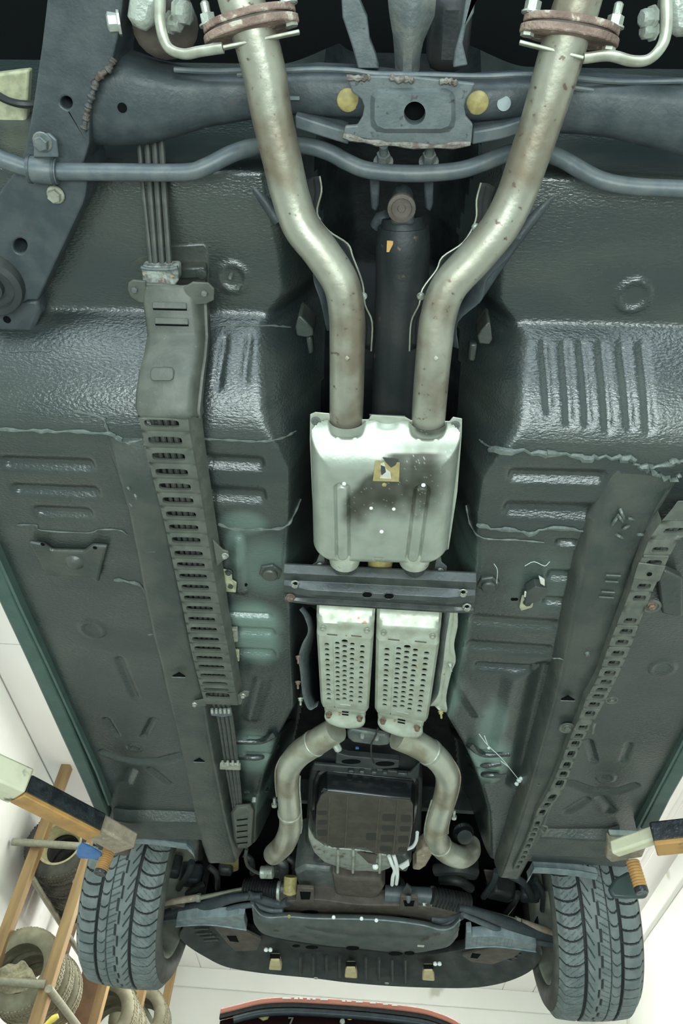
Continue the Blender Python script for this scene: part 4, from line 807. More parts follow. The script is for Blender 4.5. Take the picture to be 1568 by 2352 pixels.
# ================================================================== front exhaust pipes
for i, (path, lb_, rad) in enumerate((
    ([(772, 1676, .985), (730, 1702, .985), (686, 1732, .985), (664, 1764, .984), (660, 1800, .983), (664, 1850, .98), (666, 1900, .978), (652, 1938, .985), (628, 1962, 1.01)], 'left bent silver front exhaust pipe beside the transmission', .0300),
    ([(912, 1690, .985), (958, 1710, .985), (1004, 1742, .985), (1026, 1780, .984), (1022, 1826, .983), (1006, 1880, .98), (1002, 1920, .978), (1020, 1952, .982), (1056, 1968, .995), (1078, 1956, 1.03), (1080, 1940, 1.07)], 'right bent silver front exhaust pipe with a hooked lower end', .0300))):
    t = thing('front_exhaust_pipe', lb_, 'exhaust pipe', P(*path[4]))
    MB().tube(PP(path), lambda q_: rad+.0016*math.sin(q_*9+i), 26, 10).build('pipe', M['pipe2'], t)
    c = catmull(PP(path), 10)
    for k in (int(len(c)*.16), int(len(c)*.66)):
        ax = (c[k+1]-c[k-1]).normalized(); MB().lathe(c[k], ax, [(rad+.001, -.006), (rad+.003, -.004), (rad+.003, .004), (rad+.001, .006)], 26).build('band_clamp' if k < len(c)*.4 else 'weld_ring', M['hang'], t)
    off = V((-rad if i == 0 else rad, 0, .004))
    sm = [p+off*1.06 for p in c[int(len(c)*.20):int(len(c)*.60)]]
    MB().tube(sm, .0022, 6, 1).build('seam_flange', M['tan'], t)
    sm2 = [p-off*1.04 for p in c[int(len(c)*.42):int(len(c)*.78)]]; MB().tube(sm2, .0024, 6, 1).build('seam_flange', M['hang'], t)
    x, y = ((630, 1846), (1042, 1874))[i]; MB().lathe(P(x, y, .985), V((0, .8, -.4)), [(.004, -.018), (.004, 0), (.008, 0), (.008, .008)], 8).build('stud', M['zinc'], t, smooth=30)
    if i == 0: MB().lathe(P(770, 1708, .97), V((.5, .6, -.6)), [(.009, 0), (.009, .016), (.006, .02)], 8).build('sensor_plug', M['cast'], t, smooth=30)
for i, l in enumerate(([(732, 1668, 1.01), (690, 1690, 1.01), (648, 1724, 1.01), (616, 1760, 1.01)], [(968, 1690, 1.01), (1010, 1710, 1.01), (1050, 1756, 1.01), (1080, 1800, 1.01)])):
    for k in range(0): pass
# pressed ribs on the tunnel flare where it spreads around the transmission
for l in ([(540, 1702), (600, 1702), (634, 1684), (672, 1656)], [(550, 1738), (600, 1738), (636, 1712)], [(565, 1816), (612, 1814)], [(1170, 1730), (1110, 1732), (1076, 1710), (1040, 1682)], [(1160, 1780), (1110, 1778), (1080, 1758)], [(1150, 1752), (1110, 1756), (1076, 1734)]):
    MB().tube([S(x, y, -.001) for x, y in l], .0075, 10, 5).build('tunnel_rib', M['under'], body)
# ================================================================== transmission
tm = thing('transmission', 'automatic transmission with dirty black ribbed oil pan between the exhaust pipes', 'transmission', P(838, 1870, 1.0))
PB = [(742, 1806), (950, 1826), (936, 1974), (722, 1944)]
hP = .985
outl = [(734, 1826), (750, 1815), (944, 1836), (951, 1848), (950, 1890), (942, 1940), (934, 1962), (920, 1968), (896, 1962), (860, 1962), (840, 1948), (760, 1948), (744, 1938), (726, 1930), (722, 1900), (724, 1850)]
c3 = P(838, 1885, hP)
def scaled(s_, h): return [V((c3.x+(p.x-c3.x)*s_, c3.y+(p.y-c3.y)*s_, CZ+h)) for p in [P(x, y, hP) for x, y in outl]]
MB().prism([p+V((0, 0, -.0012)) for p in scaled(.972, hP)], (0, 0, .004)).build('pan_bottom', M['pandirt'], tm, smooth=0, bevel=.004)
MB().loft([scaled(.965, hP-.0006), scaled(.982, hP+.001), scaled(.996, hP+.007), scaled(1.006, hP+.017), scaled(1.012, hP+.030), scaled(1.03, hP+.052), scaled(1.09, hP+.055), scaled(1.09, hP+.063)]).build('pan_wall', M['pan'], tm, smooth=35, bevel=.002)
for x in (752, 788, 844, 902, 944): # pillars with bolts down the rear wall
    a = P(x, 1812+(x-742)*.11, hP+.012); MB().tube([a+V((0, -.001, 0)), a+V((0, -.010, .042))], .0065, 8, 1).build('pan_pillar', M['pan'], tm)
    MB().bolt(a+V((0, -.012, .044)), V((0, -.3, -1)), .0045, .004).build('bolt', M['zinc'], tm, smooth=30)
for x0, y0, x1, y1 in ((742, 1820, 774, 1822), (800, 1824, 834, 1828), (857, 1831, 890, 1834), (914, 1837, 938, 1839)):
    MB().tube([P(x0, y0-8, hP+.010), P(x1, y1-8, hP+.010)], .0085, 14, 1).build('pan_glint_bar', M['pan'], tm)  # glossy bars added to catch highlights along the rear edge of the pan
for (x0, y0, x1, y1) in ((757, 1832, 752, 1944), (798, 1830, 792, 1948), (872, 1836, 862, 1960), (914, 1838, 902, 1964)):
    MB().tube([P(x0, y0, hP-.0018), P(x1, y1, hP-.0018)], .0016, 6, 1).build('pan_rib', M['brown'], tm)
for x0, y0, x1, y1 in ((878, 1870, 908, 1886), (920, 1872, 944, 1888), (876, 1896, 906, 1908), (918, 1898, 942, 1910), (874, 1918, 904, 1934), (914, 1920, 938, 1936), (872, 1944, 900, 1956), (840, 1914, 866, 1930), (728, 1884, 752, 1894), (728, 1906, 752, 1920), (728, 1862, 752, 1872), (914, 1946, 934, 1958)):
    MB().prism([P(x, y, hP-.0016) for x, y in rrect(x0, y0, x1, y1, 4, 2)], (0, 0, .001)).build('pan_pocket', M['pocket'], tm, smooth=0)
MB().tube(PP([(738, 1818, hP-.001), (744, 1812, hP-.001), (752, 1814, hP-.001)]), .0022, 6, 3).build('cast_mark', M['rubber'], tm)
# transmission case above the pan, rear mount
MB().prism([P(x, y, 1.05) for x, y in ((718, 1762), (960, 1780), (970, 1800), (966, 1960), (700, 1940), (708, 1800))], (0, 0, .10)).build('case', M['plast'], tm, bevel=.01)
MB().prism([P(x, y, 1.036) for x, y in ((720, 1756), (785, 1762), (840, 1766), (940, 1778), (965, 1752), (962, 1790), (714, 1770))], (0, 0, .012)).build('case_flange', M['plast'], tm, bevel=.004)
for x0, x1 in ((796, 816), (822, 840), (850, 868), (876, 892), (908, 940)): MB().box(P((x0+x1)/2, 1770+(x0-796)*.05, 1.032), ((x1-x0)*.00082, .012, .012)).build('case_rib', M['brace'], tm, bevel=.003)
MB().prism([P(x, y, 1.03) for x, y in ((772, 1730), (800, 1738), (918, 1748), (916, 1764), (860, 1768), (770, 1754))], (0, 0, .02)).build('mount_plate', M['plast'], tm, bevel=.003)
for x, y in ((806, 1750), (884, 1755)): MB().prism([P(a, b, 1.0285) for a, b in circ(x, y, 22, 5)], (0, 0, .0014)).build('mount_slot', M['dark'], tm, smooth=0)
MB().prism([P(x, y, 1.0) for x, y in ((796, 1682), (806, 1676), (884, 1690), (900, 1698), (892, 1712), (870, 1714), (810, 1706), (798, 1696))], (0, 0, .016)).build('rear_mount', M['castd'], tm, bevel=.005)
for x, y in ((832, 1687), (865, 1691)): MB().lathe(P(x, y, 1.0), DN, [(.006, 0), (.006, .006), (.004, .010)], 8).build('bolt', M['cast'], tm, smooth=30)
MB().tube(PP([(868, 1672, .99), (862, 1690, .985), (852, 1712, .99), (854, 1740, 1.0), (858, 1752, 1.02)]), .0022, 8, 6).build('breather_wire', M['rubber'], tm)
MB().box(P(820, 1718, 1.01), (.008, .005, .004)).build('blue_plug', M['blue'], tm)
for l in ([(746, 1712), (760, 1700), (776, 1704), (770, 1724)], [(900, 1706), (926, 1700), (930, 1712), (912, 1722)]): MB().prism([P(x, y, 1.02) for x, y in l], (0, 0, .02)).build('mount_ear', M['castd'], tm, bevel=.003)
# bell housing in bright cast aluminium
bh = thing('bell_housing', 'bright cast aluminium bell housing edge below the dirty oil pan', 'bell housing', P(830, 1985, 1.0))
mb = MB(); rings = []
for x, y0, y1 in ((708, 1900, 1930), (722, 1926, 1962), (745, 1944, 1984), (775, 1950, 1994), (810, 1952, 2004), (840, 1956, 2004), (870, 1962, 2006), (893, 1966, 1998), (905, 1968, 1988)):
    a, b = P(x, y0, 1.0), P(x, y1, 1.0); d = b-a; rings.append([a+V((0, 0, .08)), a, a+d*.5+V((0, 0, -.006)), b+V((0, 0, .004)), b+V((0, 0, .08))])
mb.loft(rings).build('housing', M['cast'], bh, smooth=35, bevel=.003)
for x in (776, 811, 872): MB().tube(PP([(x, 1950, .992), (x, 1975, .988), (x-1, 2004, .996)]), .004, 8, 3).build('cast_rib', M['cast'], bh)
MB().prism([P(x, y, .993) for x, y in ((820, 1956), (866, 1962), (862, 1984), (846, 1980), (830, 1964))], (0, 0, -.003)).build('dirty_web', M['brown'], bh)
MB().lathe(P(862, 1988, .992), DN, [(.009, 0), (.009, .006), (.006, .010)], 10).build('boss', M['clipw'], bh)
MB().tube(PP([(958, 1912, 1.0), (956, 1930, 1.0), (948, 1944, 1.0), (936, 1950, 1.0)]), .005, 8, 5).build('cooler_pipe', M['clipw'], bh)
# ================================================================== line cover and lines, left
def lerp_px(sta, y): return tuple(float(np.interp(y, [s[0] for s in sta], [s[k] for s in sta])) for k in range(1, len(sta[0])))
COV = [(655, 326, 428, 462), (700, 329, 441, 468), (773, 340, 449, 471), (820, 332, 446, 467), (860, 321, 438, 461), (905, 314, 433, 456), (942, 312, 430, 452), (965, 319, 432, 455), (1000, 328, 437, 458), (1100, 351, 455, 472), (1200, 377, 472, 487), (1300, 398, 488, 503), (1400, 420, 506, 517), (1500, 440, 526, 534), (1560, 455, 536, 545), (1618, 470, 546, 556)]
def covh(x, y): return float(np.interp(y, [640, 700, 773, 860, 942, 965, 1618], [1.085, 1.07, 1.052, .992, .962, .957, .95]))
cv = thing('line_cover', 'long olive grey slotted cover strip over the lines left of the tunnel', 'line cover', P(430, 1280, .95))
mb = MB(); rings = []
for y in list(range(655, 961, 9))+[963]:
    L_, R_, F_ = lerp_px(COV, y); h = covh(0, y); a, b = P(L_, y, h), P(R_, y, h); d = b-a; f = P(F_, y, h+.022)
    rings.append([a+V((.001, 0, .035)), a+V((-.002, 0, .008)), a+d*.03+V((0, 0, .002)), a+d*.08, b-d*.06, b+V((.001, 0, .002)), b+V((.006, 0, .010)), f, f+V((.004, 0, .0)), f+V((.004, 0, .02))])
mb.loft(rings, caps=False, closed=False).build('upper_cover', M['cover'], cv, smooth=50, solid=.002)
for y in (707, 743):    # two louvre slits
    L_, R_, F_ = lerp_px(COV, y); h = covh(0, y)-.0015; x0, x1 = L_+20, R_-14
    MB().prism([P(x, yy, h-.001) for x, yy in ((x0, y), (x1, y+2), (x1+2, y+7), (x0+2, y+5))], (0, 0, .002)).build('louvre_slit', M['dark'], cv, smooth=0)
    MB().loft([[P(x, y-14+d_, h+.001), P(x, y-4+d_, h-.004), P(x, y+1+d_, h-.005), P(x, y+1+d_, h+.001)] for x, d_ in ((x0, 0), (x1, 2))]).build('louvre', M['cover'], cv, bevel=.0008)
MB().prism([P(x, y, covh(0, 862)-.004+(y-862)*-.0004) for x, y in rrect(344, 846, 398, 876, 10)], (0, 0, .006)).build('embossed_pad', M['cover'], cv, smooth=30, bevel=.002)
SLOT = [971, 1010, 1047, 1083, 1116, 1148, 1180, 1210, 1239, 1270, 1296, 1322, 1347, 1372, 1396, 1421, 1444, 1467, 1488, 1510, 1530, 1550, 1568, 1582, 1596]
edges = [958]+[(a+b)/2 for a, b in zip(SLOT[:-1], SLOT[1:])]+[1618]
rung = []
for k, y in enumerate(SLOT):
    y0, y1 = edges[k], edges[k+1]; l0, r0, f0 = lerp_px(COV, y0); l1, r1, f1 = lerp_px(COV, y1)
    q = Quad(P(l0, y0-1, covh(0, y0)), P(r0, y0+2, covh(0, y0)), P(r1, y1+2, covh(0, y1)), P(l1, y1-1, covh(0, y1)))
    mb = MB(); cell(mb, q, 0, 1, 0, 1, (.46, (y-y0)/(y1-y0), .355, .24 if k else .27), thick=.004, lip=.0022, n=24, sq=.45)
    a, b, c, d = q(0, 0), q(0, 1), q(1, 0), q(1, 1); f0_, f1_ = P(f0, y0+2, covh(0, y0)+.016), P(f1, y1+2, covh(0, y1)+.016)
    mb.grid([a+V((-.001, 0, .03)), a, b+V((-.001, 0, .03)), b], 2, 2)
    mb.grid([c, c+V((.003, 0, .008)), f0_, f0_+V((.003, 0, .016)), d, d+V((.003, 0, .008)), f1_, f1_+V((.003, 0, .016))], 2, 4)
    mb.build('slotted_section', M['cover'], cv, smooth=45, down=True)
    if k in (9, 17): MB().prism([q(.12, .38, .006), q(.80, .42, .006), q(.80, .58, .006), q(.12, .54, .006)], (0, 0, .002)).build('clip_strip', M['ladder'], cv, smooth=0)
for pts_, bx in (([(294, 650), (304, 643), (334, 646), (336, 698), (318, 694), (300, 682), (293, 666)], (310, 664)), ([(420, 662), (442, 648), (478, 650), (492, 664), (491, 690), (474, 698), (440, 702)], (470, 672)), ([(488, 1240), (500, 1252), (512, 1264), (524, 1268), (526, 1282), (512, 1288), (498, 1302)], (517, 1276)), ([(442, 1612), (470, 1606), (474, 1622), (448, 1624)], (447, 1617)), ([(540, 1600), (560, 1588), (572, 1590), (570, 1600), (558, 1606), (554, 1618), (544, 1620)], (558, 1597))):
    h = covh(0, bx[1])+(-.002 if bx[1] < 1000 else .004); e = MB().prism([P(x, y, h) for x, y in pts_], (0, 0, .004)).build('ear', M['cover'], cv, smooth=0, bevel=.0015)
    MB().bolt(P(*bx, h), DN, .0056 if bx[1] < 1500 else .005, .005, washer=bx[1] > 1000).build('bolt', M['castd' if bx[1] < 1000 else 'zinc'], e, smooth=30)
MB().tube(PP([(326, 652, 1.083), (380, 655, 1.083), (424, 660, 1.083), (444, 652, 1.083)]), .003, 8, 4).build('rolled_edge', M['cover'], cv)
MB().prism([P(x, y, .985) for x, y in ((316, 906), (320, 908), (319, 942), (310, 940))], (0, 0, .02)).build('torn_tab', M['plate'], cv, smooth=0)
for nm, k_ in (('left', 0),):
    o = tag(MB().prism([P(x, y, .975) for x, y in ((386, 1264), (396, 1266), (398, 1280), (388, 1280))], (0, 0, .008)).build('cover_clip', M['clipw'], bevel=.002), 'small white clip at the left edge of the slotted cover', 'clip')
# four lines
X0 = [321, 339, 356, 372]; X1 = [346, 357, 372, 388]; X2 = [502, 512, 521, 531]; X3 = [518, 526, 535, 543]; X4 = [535, 541, 547, 553]
for k in range(4):
    pa = [(X0[k]-6, 250, 1.15), (X0[k], 350, 1.14), (X0[k]+(X1[k]-X0[k])*.45, 470, 1.125), (X1[k], 600, 1.10), (X1[k]+2, 660, 1.095)]
    for y in (760, 860, 940, 1000, 1200, 1400, 1600):
        L_, R_, F_ = lerp_px(COV, y); pa.append((L_+(R_-L_)*(.28+.14*k), y, covh(0, y)+.014))
    pa += [(X2[k], 1650, .965), (X3[k], 1750, .965), (X4[k], 1850, .968), (X4[k]+4, 1905, .975)]
    o = MB().tube(PP(pa), .0046 if k else .0036, 8, 5).build('brake_line', M['line'])
    tag(o, ('%s of the four dark lines running into the slotted cover' % ['leftmost', 'second from the left', 'third from the left', 'rightmost'][k]), 'line', 'lines under the slotted cover')
t = thing('line_clamp', 'flaking metal clamp block gripping the lines above the cover ears', 'clamp', P(366, 634, 1.08))
MB().prism([P(x, y, 1.085) for x, y in ((324, 614), (330, 612), (404, 612), (409, 616), (410, 644), (402, 656), (328, 654))], (0, 0, .022)).build('block', M['flake'], t, bevel=.004)
MB().tube(PP([(324, 614, 1.085), (345, 618, 1.085), (390, 618, 1.085), (408, 614, 1.085)]), .003, 8, 4).build('rolled_lip', M['plate'], t)
o = MB().prism([P(x, y, 1.14) for x, y in ((290, 600), (392, 560), (470, 556), (480, 570), (484, 650), (480, 690), (300, 640))], (0, 0, .02)).build('clamp_panel', M['under2'], body, bevel=.005)
MB().prism([P(x, y, 1.12) for x, y in ((410, 616), (470, 614), (474, 640), (412, 642))], (0, 0, .02)).build('clamp_panel', M['under2'], body, bevel=.003)
MB().lathe(P(463, 628, 1.12), DN, [(.008, 0), (.008, .003), (.004, .004)], 14).build('boss', M['under2'], body)
for nm, pts_, n_, lb_ in (('clip', ((482, 1634), (530, 1628), (532, 1644), (512, 1648), (484, 1644)), 5, 'pale metal line clip just below the slotted cover'), ('clip', ((505, 1754), (552, 1756), (552, 1770), (504, 1768)), 4, 'pale line clip halfway down the exposed lines')):
    t = tag(MB().prism([P(x, y, .955) for x, y in pts_], (0, 0, .006)).build('line_clip', M['plate' if n_ == 5 else 'hang'], bevel=.002), lb_, 'clip')
    for k in range(n_):
        u = (k+.5)/n_; a = P(pts_[0][0]+(pts_[1][0]-pts_[0][0])*u, pts_[0][1]-2, .952); MB().tube([a+V((0, -.004, .002)), a+V((0, .008, -.001))], .0032, 8, 1).build('clip_finger', M['cast' if n_ == 5 else 'hang'], t)
t = thing('vent_cap', 'small olive plastic cap with four slits at the line ends', 'cap', P(556, 1900, .95))
MB().loft([[P(x, y, h) for x, y in l] for l, h in (([(528, 1866), (540, 1846), (578, 1842), (586, 1860), (580, 1938), (568, 1948), (544, 1950), (534, 1930)], 1.0), ([(530, 1866), (542, 1848), (574, 1846), (582, 1862), (576, 1936), (566, 1946), (546, 1948), (538, 1930)], .962), ([(536, 1868), (546, 1856), (566, 1854), (572, 1866), (570, 1932), (562, 1940), (550, 1942), (544, 1928)], .952))]).build('cap', M['cover'], t, smooth=40, bevel=.002)
for k in range(5): MB().tube([P(544, 1884+13.5*k, .951), P(568, 1881+13.5*k, .951)], .0016, 6, 1).build('slit', M['dark'], t)
MB().lathe(P(584, 1832, .985), V((0, .3, -1)), [(.006, 0), (.006, .012)], 8).build('bolt', M['cast'], t, smooth=30)
# ================================================================== slotted conduit on the right
LAD = [(1150, 1556, 1660), (1175, 1538, 1640), (1192, 1522, 1622), (1222, 1500, 1582), (1240, 1490, 1556), (1261, 1483, 1543), (1298, 1465, 1528), (1345, 1451, 1503), (1370, 1443, 1492), (1424, 1420, 1470), (1474, 1401, 1452), (1522, 1384, 1432), (1563, 1370, 1413), (1605, 1345, 1391), (1647, 1331, 1368), (1689, 1311, 1343), (1750, 1289, 1316), (1800, 1269, 1300), (1832, 1252, 1282), (1860, 1233, 1257), (1890, 1224, 1243), (1928, 1209, 1227), (1967, 1192, 1210), (1998, 1177, 1190)]
lc = thing('conduit_strip', 'narrow slotted metal conduit strip running down the right of the floor', 'conduit', P(1380, 1550, .945))
def ladh(y): return float(np.interp(y, [1190, 1260, 1400, 2000], [.965, .952, .945, .940]))
SL2 = [1217, 1261, 1291, 1345, 1372, 1424, 1449, 1474, 1499, 1522, 1545, 1565, 1583, 1598, 1617, 1638, 1669, 1689, 1707, 1731, 1756, 1777, 1799, 1831, 1848, 1865, 1891, 1904, 1915, 1928, 1942, 1957, 1967, 1979, 1990]
edges = [1196]+[(a+b)/2 for a, b in zip(SL2[:-1], SL2[1:])]+[1998]
for k, y in enumerate(SL2):
    y0, y1 = edges[k], edges[k+1]; l0, r0 = lerp_px(LAD, y0); l1, r1 = lerp_px(LAD, y1); sk = (r0-l0)*.0
    q = Quad(P(l0, y0, ladh(y0)), P(r0, y0+1, ladh(y0)), P(r1, y1+1, ladh(y1)), P(l1, y1, ladh(y1)))
    mb = MB(); hv = min(.30, 6.5/(y1-y0)) if y < 1700 else .33
    cell(mb, q, 0, 1, 0, 1, (.52, (y-y0)/(y1-y0), .29, hv), thick=.006, lip=.0015, n=16, sq=.6)
    a, b, c, d = q(0, 0), q(0, 1), q(1, 0), q(1, 1); mb.grid([a+V((0, 0, .026)), a, b+V((0, 0, .026)), b], 2, 2); mb.grid([c, c+V((.004, 0, .024)), d, d+V((.004, 0, .024))], 2, 2)
    mb.build('slotted_section', M['ladder'], lc, smooth=45, down=True)
    if k in (3, 16): MB().prism([q(.25, .35, .004), q(.80, .35, .004), q(.80, .62, .004), q(.25, .62, .004)], (0, 0, .002)).build('clip_strip', M['hang'], lc, smooth=0)
    if k in (1, 5, 7, 9, 12, 14): MB().tube([q(.02, 1, -.001), q(.95, 1, -.001)], .0016, 6, 1).build('cross_rib', M['ladder'], lc)
MB().loft([[P(a_, y_, ladh(y_)), P(a_, y_, ladh(y_)+.02), P(b_, y_, ladh(y_)+.02), P(b_, y_, ladh(y_))] for y_ in (1150, 1165, 1180, 1197) for a_, b_ in (lerp_px(LAD, y_),)]).build('top_flange', M['ladder'], lc, bevel=.002)
MB().loft([[P(x, y, h) for x, y, h in r] for r in (((1466, 1288, .955), (1466, 1292, .945), (1528, 1300, .945), (1530, 1298, .96)), ((1452, 1328, .955), (1454, 1330, .943), (1512, 1336, .943), (1514, 1334, .96)))]).build('joint_sleeve', M['ladder'], lc, bevel=.002)
MB().lathe(P(1491, 1319, .9425), DN, [(.0045, 0), (.0045, .0005)], 12).build('sleeve_hole', M['dark'], lc)
for x, y, m_, r in ((1496, 1391, 'rustb', .0075), (1404, 1606, 'ladder', .006), (1302, 1671, 'ladder', .008)):
    e = MB().lathe(P(x, y, .953), DN, [(r*2.2, 0), (r*2.2, .003), (r*1.6, .003), (r*1.5, .001)], 18).build('ear', M['ladder'], lc); MB().bolt(P(x, y, .950), DN, r, .005).build('bolt', M[m_], e, smooth=30)
MB().tube(PP([(1246, 1896, .935), (1256, 1900, .93), (1250, 1910, .935), (1240, 1902, .938)]), .003, 6, 4).build('wire_clip', M['ladder'], lc)
MB().tube(PP([(1366, 1660, .94), (1362, 1672, .936), (1360, 1684, .94)]), .003, 6, 4).build('wire_clip', M['ladder'], lc)
pa = [(1560, 1192, .98)]+[((lerp_px(LAD, y)[0]*.55+lerp_px(LAD, y)[1]*.45), y, ladh(y)+.016) for y in (1240, 1300, 1400, 1500, 1600, 1700, 1800, 1900, 1990)]
tag(MB().tube(PP(pa), .005, 8, 4).build('conduit_line', M['line']), 'dark line inside the slotted conduit on the right', 'line')
MB().prism([P(x, y, .972) for x, y in ((1510, 1330), (1526, 1310), (1568, 1330), (1568, 1420), (1520, 1410))], (0, 0, .02)).build('floor_bracket', M['under2'], body, bevel=.004)
# ================================================================== engine and steering, between the front wheels
en = thing('engine_oil_pan', 'dark dirty engine oil pan and front case below the bell housing', 'oil pan', P(780, 2040, 1.02))
def hull(poly, h0, h1, name, m, par, s0=.92, bev=.006):
    c = sum(([P(x, y, h0) for x, y in poly]), V((0, 0, 0)))/len(poly)
    lo = [P(x, y, h0) for x, y in poly]; sh_ = [c+(p-c)*s0+V((0, 0, -.012)) for p in lo]
    hi = [p+V((0, 0, h1-h0)) for p in lo]
    return MB().loft([sh_, lo, hi]).build(name, M[m], par, smooth=30, bevel=bev)
hull([(676, 1996), (700, 1984), (762, 1990), (780, 2010), (770, 2050), (720, 2054), (690, 2044)], 1.04, 1.20, 'sump_case', 'castd', en)
hull([(762, 2000), (800, 2010), (876, 2012), (884, 2030), (872, 2052), (840, 2062), (770, 2050)], 1.02, 1.18, 'oil_pan', 'brown', en)
hull([(676, 1984), (736, 1966), (770, 1986), (760, 2004), (690, 2006)], 1.06, 1.2, 'sump_shoulder', 'plast', en)
hull([(906, 1960), (930, 1956), (946, 1970), (934, 1996), (908, 1992)], 1.04, 1.12, 'starter_bracket', 'castd', en)
MB().tube(PP([(893, 1966, .99), (900, 1985, .985), (906, 2000, .99), (902, 2014, .99), (900, 2032, 1.0)]), .0055, 8, 5).build('cooler_line', M['clipw'], en)
MB().tube(PP([(904, 1964, .99), (910, 1985, .985), (912, 2000, .99), (912, 2014, .99), (910, 2030, 1.0)]), .0055, 8, 5).build('cooler_line', M['clipw'], en)
MB().prism([P(x, y, 1.0) for x, y in ((956, 1962), (972, 1950), (996, 1950), (992, 1966), (978, 1990), (964, 2000), (946, 1998), (956, 1986))], (0, 0, .05)).build('heat_guard', M['tan'], en, smooth=30, bevel=.006)
MB().prism([P(x, y, .995) for x, y in ((914, 1990), (926, 1984), (938, 1976), (940, 1988), (924, 1998))], (0, 0, .004)).build('white_connector', M['clipw'], en, smooth=0)
random.seed(11)
for k, (x, y, a, b_, r, m_) in enumerate([(560, 1962, 580, 2005, .010, 'plast'), (640, 1975, 650, 2015, .016, 'castd'), (660, 1970, 676, 2010, .010, 'plast'), (900, 2012, 925, 2050, .012, 'plast'), (1000, 1998, 1090, 2002, .02, 'plast'), (1140, 2000, 1110, 2060, .011, 'frame'), (1170, 2010, 1220, 2060, .012, 'frame'), (440, 1980, 410, 2040, .012, 'frame'), (480, 1990, 500, 2040, .010, 'plast'), (1230, 2020, 1245, 2090, .009, 'frame'), (420, 2060, 470, 2030, .012, 'plast'), (1190, 2050, 1160, 2100, .010, 'plast'), (1010, 2020, 1080, 2040, .016, 'plast'), (600, 1996, 640, 1985, .008, 'plast')]):
    MB().tube(PP([(x, y, 1.12), ((x+a)/2+8, (y+b_)/2-6, 1.11), (a, b_, 1.12)]), r, 9, 5).build('engine_bay_hose', M[m_], en)
for (x, y, sx, sy, m_) in [(640, 1990, .05, .05, 'castd'), (1050, 1990, .14, .05, 'plast'), (1150, 2040, .09, .07, 'plast'), (1215, 2045, .07, .06, 'frame'), (440, 2010, .08, .06, 'frame'), (520, 1985, .05, .05, 'plast'), (590, 2030, .06, .04, 'plast'), (700, 1975, .10, .04, 'plast'), (1260, 2020, .04, .05, 'castd'), (400, 1990, .05, .06, 'frame')]:
    MB().box(P(x, y, 1.16), (sx, sy, .07), Matrix.Rotation(random.uniform(-.4, .4), 3, 'Z')).build('engine_bay_casting', M[m_], en, bevel=.012)
MB().prism([P(x, y, 1.15) for x, y in ((508, 1966), (548, 1960), (548, 2000), (520, 2010), (500, 2000))], (0, 0, .01)).build('yellowed_cover', M['lemon'], en, bevel=.008)
MB().prism([P(x, y, 1.15) for x, y in ((1110, 2000), (1140, 2004), (1142, 2040), (1124, 2050))], (0, 0, .01)).build('yellowed_cover', M['brown'], en, bevel=.008)
MB().tube(PP([(566, 1950, 1.07), (564, 1970, 1.06), (570, 1990, 1.055), (590, 2004, 1.05), (604, 2006, 1.05)]), .006, 8, 6).build('oxygen_sensor_wire', M['line'], en)
ff = tag(MB().lathe(P(598, 2003, 1.04), P(636, 2004, 1.04)-P(598, 2003, 1.04), [(.016, 0), (.0195, .002), (.0195, .014), (.018, .016), (.0195, .018), (.0195, .040), (.014, .044)], 24).build('silver_canister', M['cast'], smooth=40), 'small bright silver canister beside the left steering boot', 'canister')
MB().bolt(P(1064, 1916, 1.03), V((.2, .2, -1)), .02, .012).build('pivot_bolt', M['zinc'], en, smooth=30)
MB().lathe(P(1062, 1908, 1.04), V((.1, -.5, -.8)), [(.028, 0), (.03, .01), (.024, .016), (.026, .02), (.022, .032), (.012, .036)], 22).build('glossy_mount', M['pan'], en)
MB().box(P(1272, 2018, 1.08), (.03, .04, .05), Matrix.Rotation(.3, 3, 'Z')).build('grey_block', M['castd'], en, bevel=.006)
# steering rack
sr = thing('steering_rack', 'steering rack across the car with two black ribbed boots and thin tie rods', 'steering rack', P(820, 2070, 1.0))
RA, RB = P(640, 2042, 1.03), P(990, 2056, 1.03)
MB().tube([P(884, 2052, 1.02), P(992, 2058, 1.02)], .026, 22, 1).build('rack_tube', M['bar'], sr)
MB().tube([P(636, 2040, 1.03), P(884, 2052, 1.04)], .018, 18, 1).build('rack_tube', M['castd'], sr)
def boot(a, b, r0, r1, n, nm):
    a, b = V(a), V(b); L_ = (b-a).length; pr = [(r0*.8, 0)]
    for k in range(n):
        u = k/n; r = r0+(r1-r0)*u; pr += [(r*.80, L_*(u+.05/n)), (r, L_*(u+.45/n)), (r*.99, L_*(u+.6/n)), (r*.80, L_*(u+.95/n))]
    pr.append((r1*.55, L_)); return MB().lathe(a, b-a, pr, 26).build(nm, M['rubber'], sr, smooth=25)
boot(P(640, 2046, 1.02), P(558, 2042, 1.02), .031, .034, 13, 'boot'); boot(P(992, 2058, 1.01), P(1078, 2076, 1.01), .030, .032, 11, 'boot')
MB().lathe(P(990, 2058, 1.015), P(1078, 2076, 1.01)-P(992, 2058, 1.01), [(.029, -.002), (.030, 0), (.030, .004), (.029, .006)], 24).build('boot_clamp', M['zinc'], sr)
MB().lathe(P(640, 2046, 1.02), P(558, 2042, 1.02)-P(640, 2046, 1.02), [(.029, -.006), (.030, -.004), (.030, .004), (.026, .006)], 24).build('boot_clamp', M['cast'], sr)
MB().bolt(P(974, 2074, .985), V((0, .3, -1)), .007, .008).build('clamp_screw', M['zinc'], sr, smooth=30)
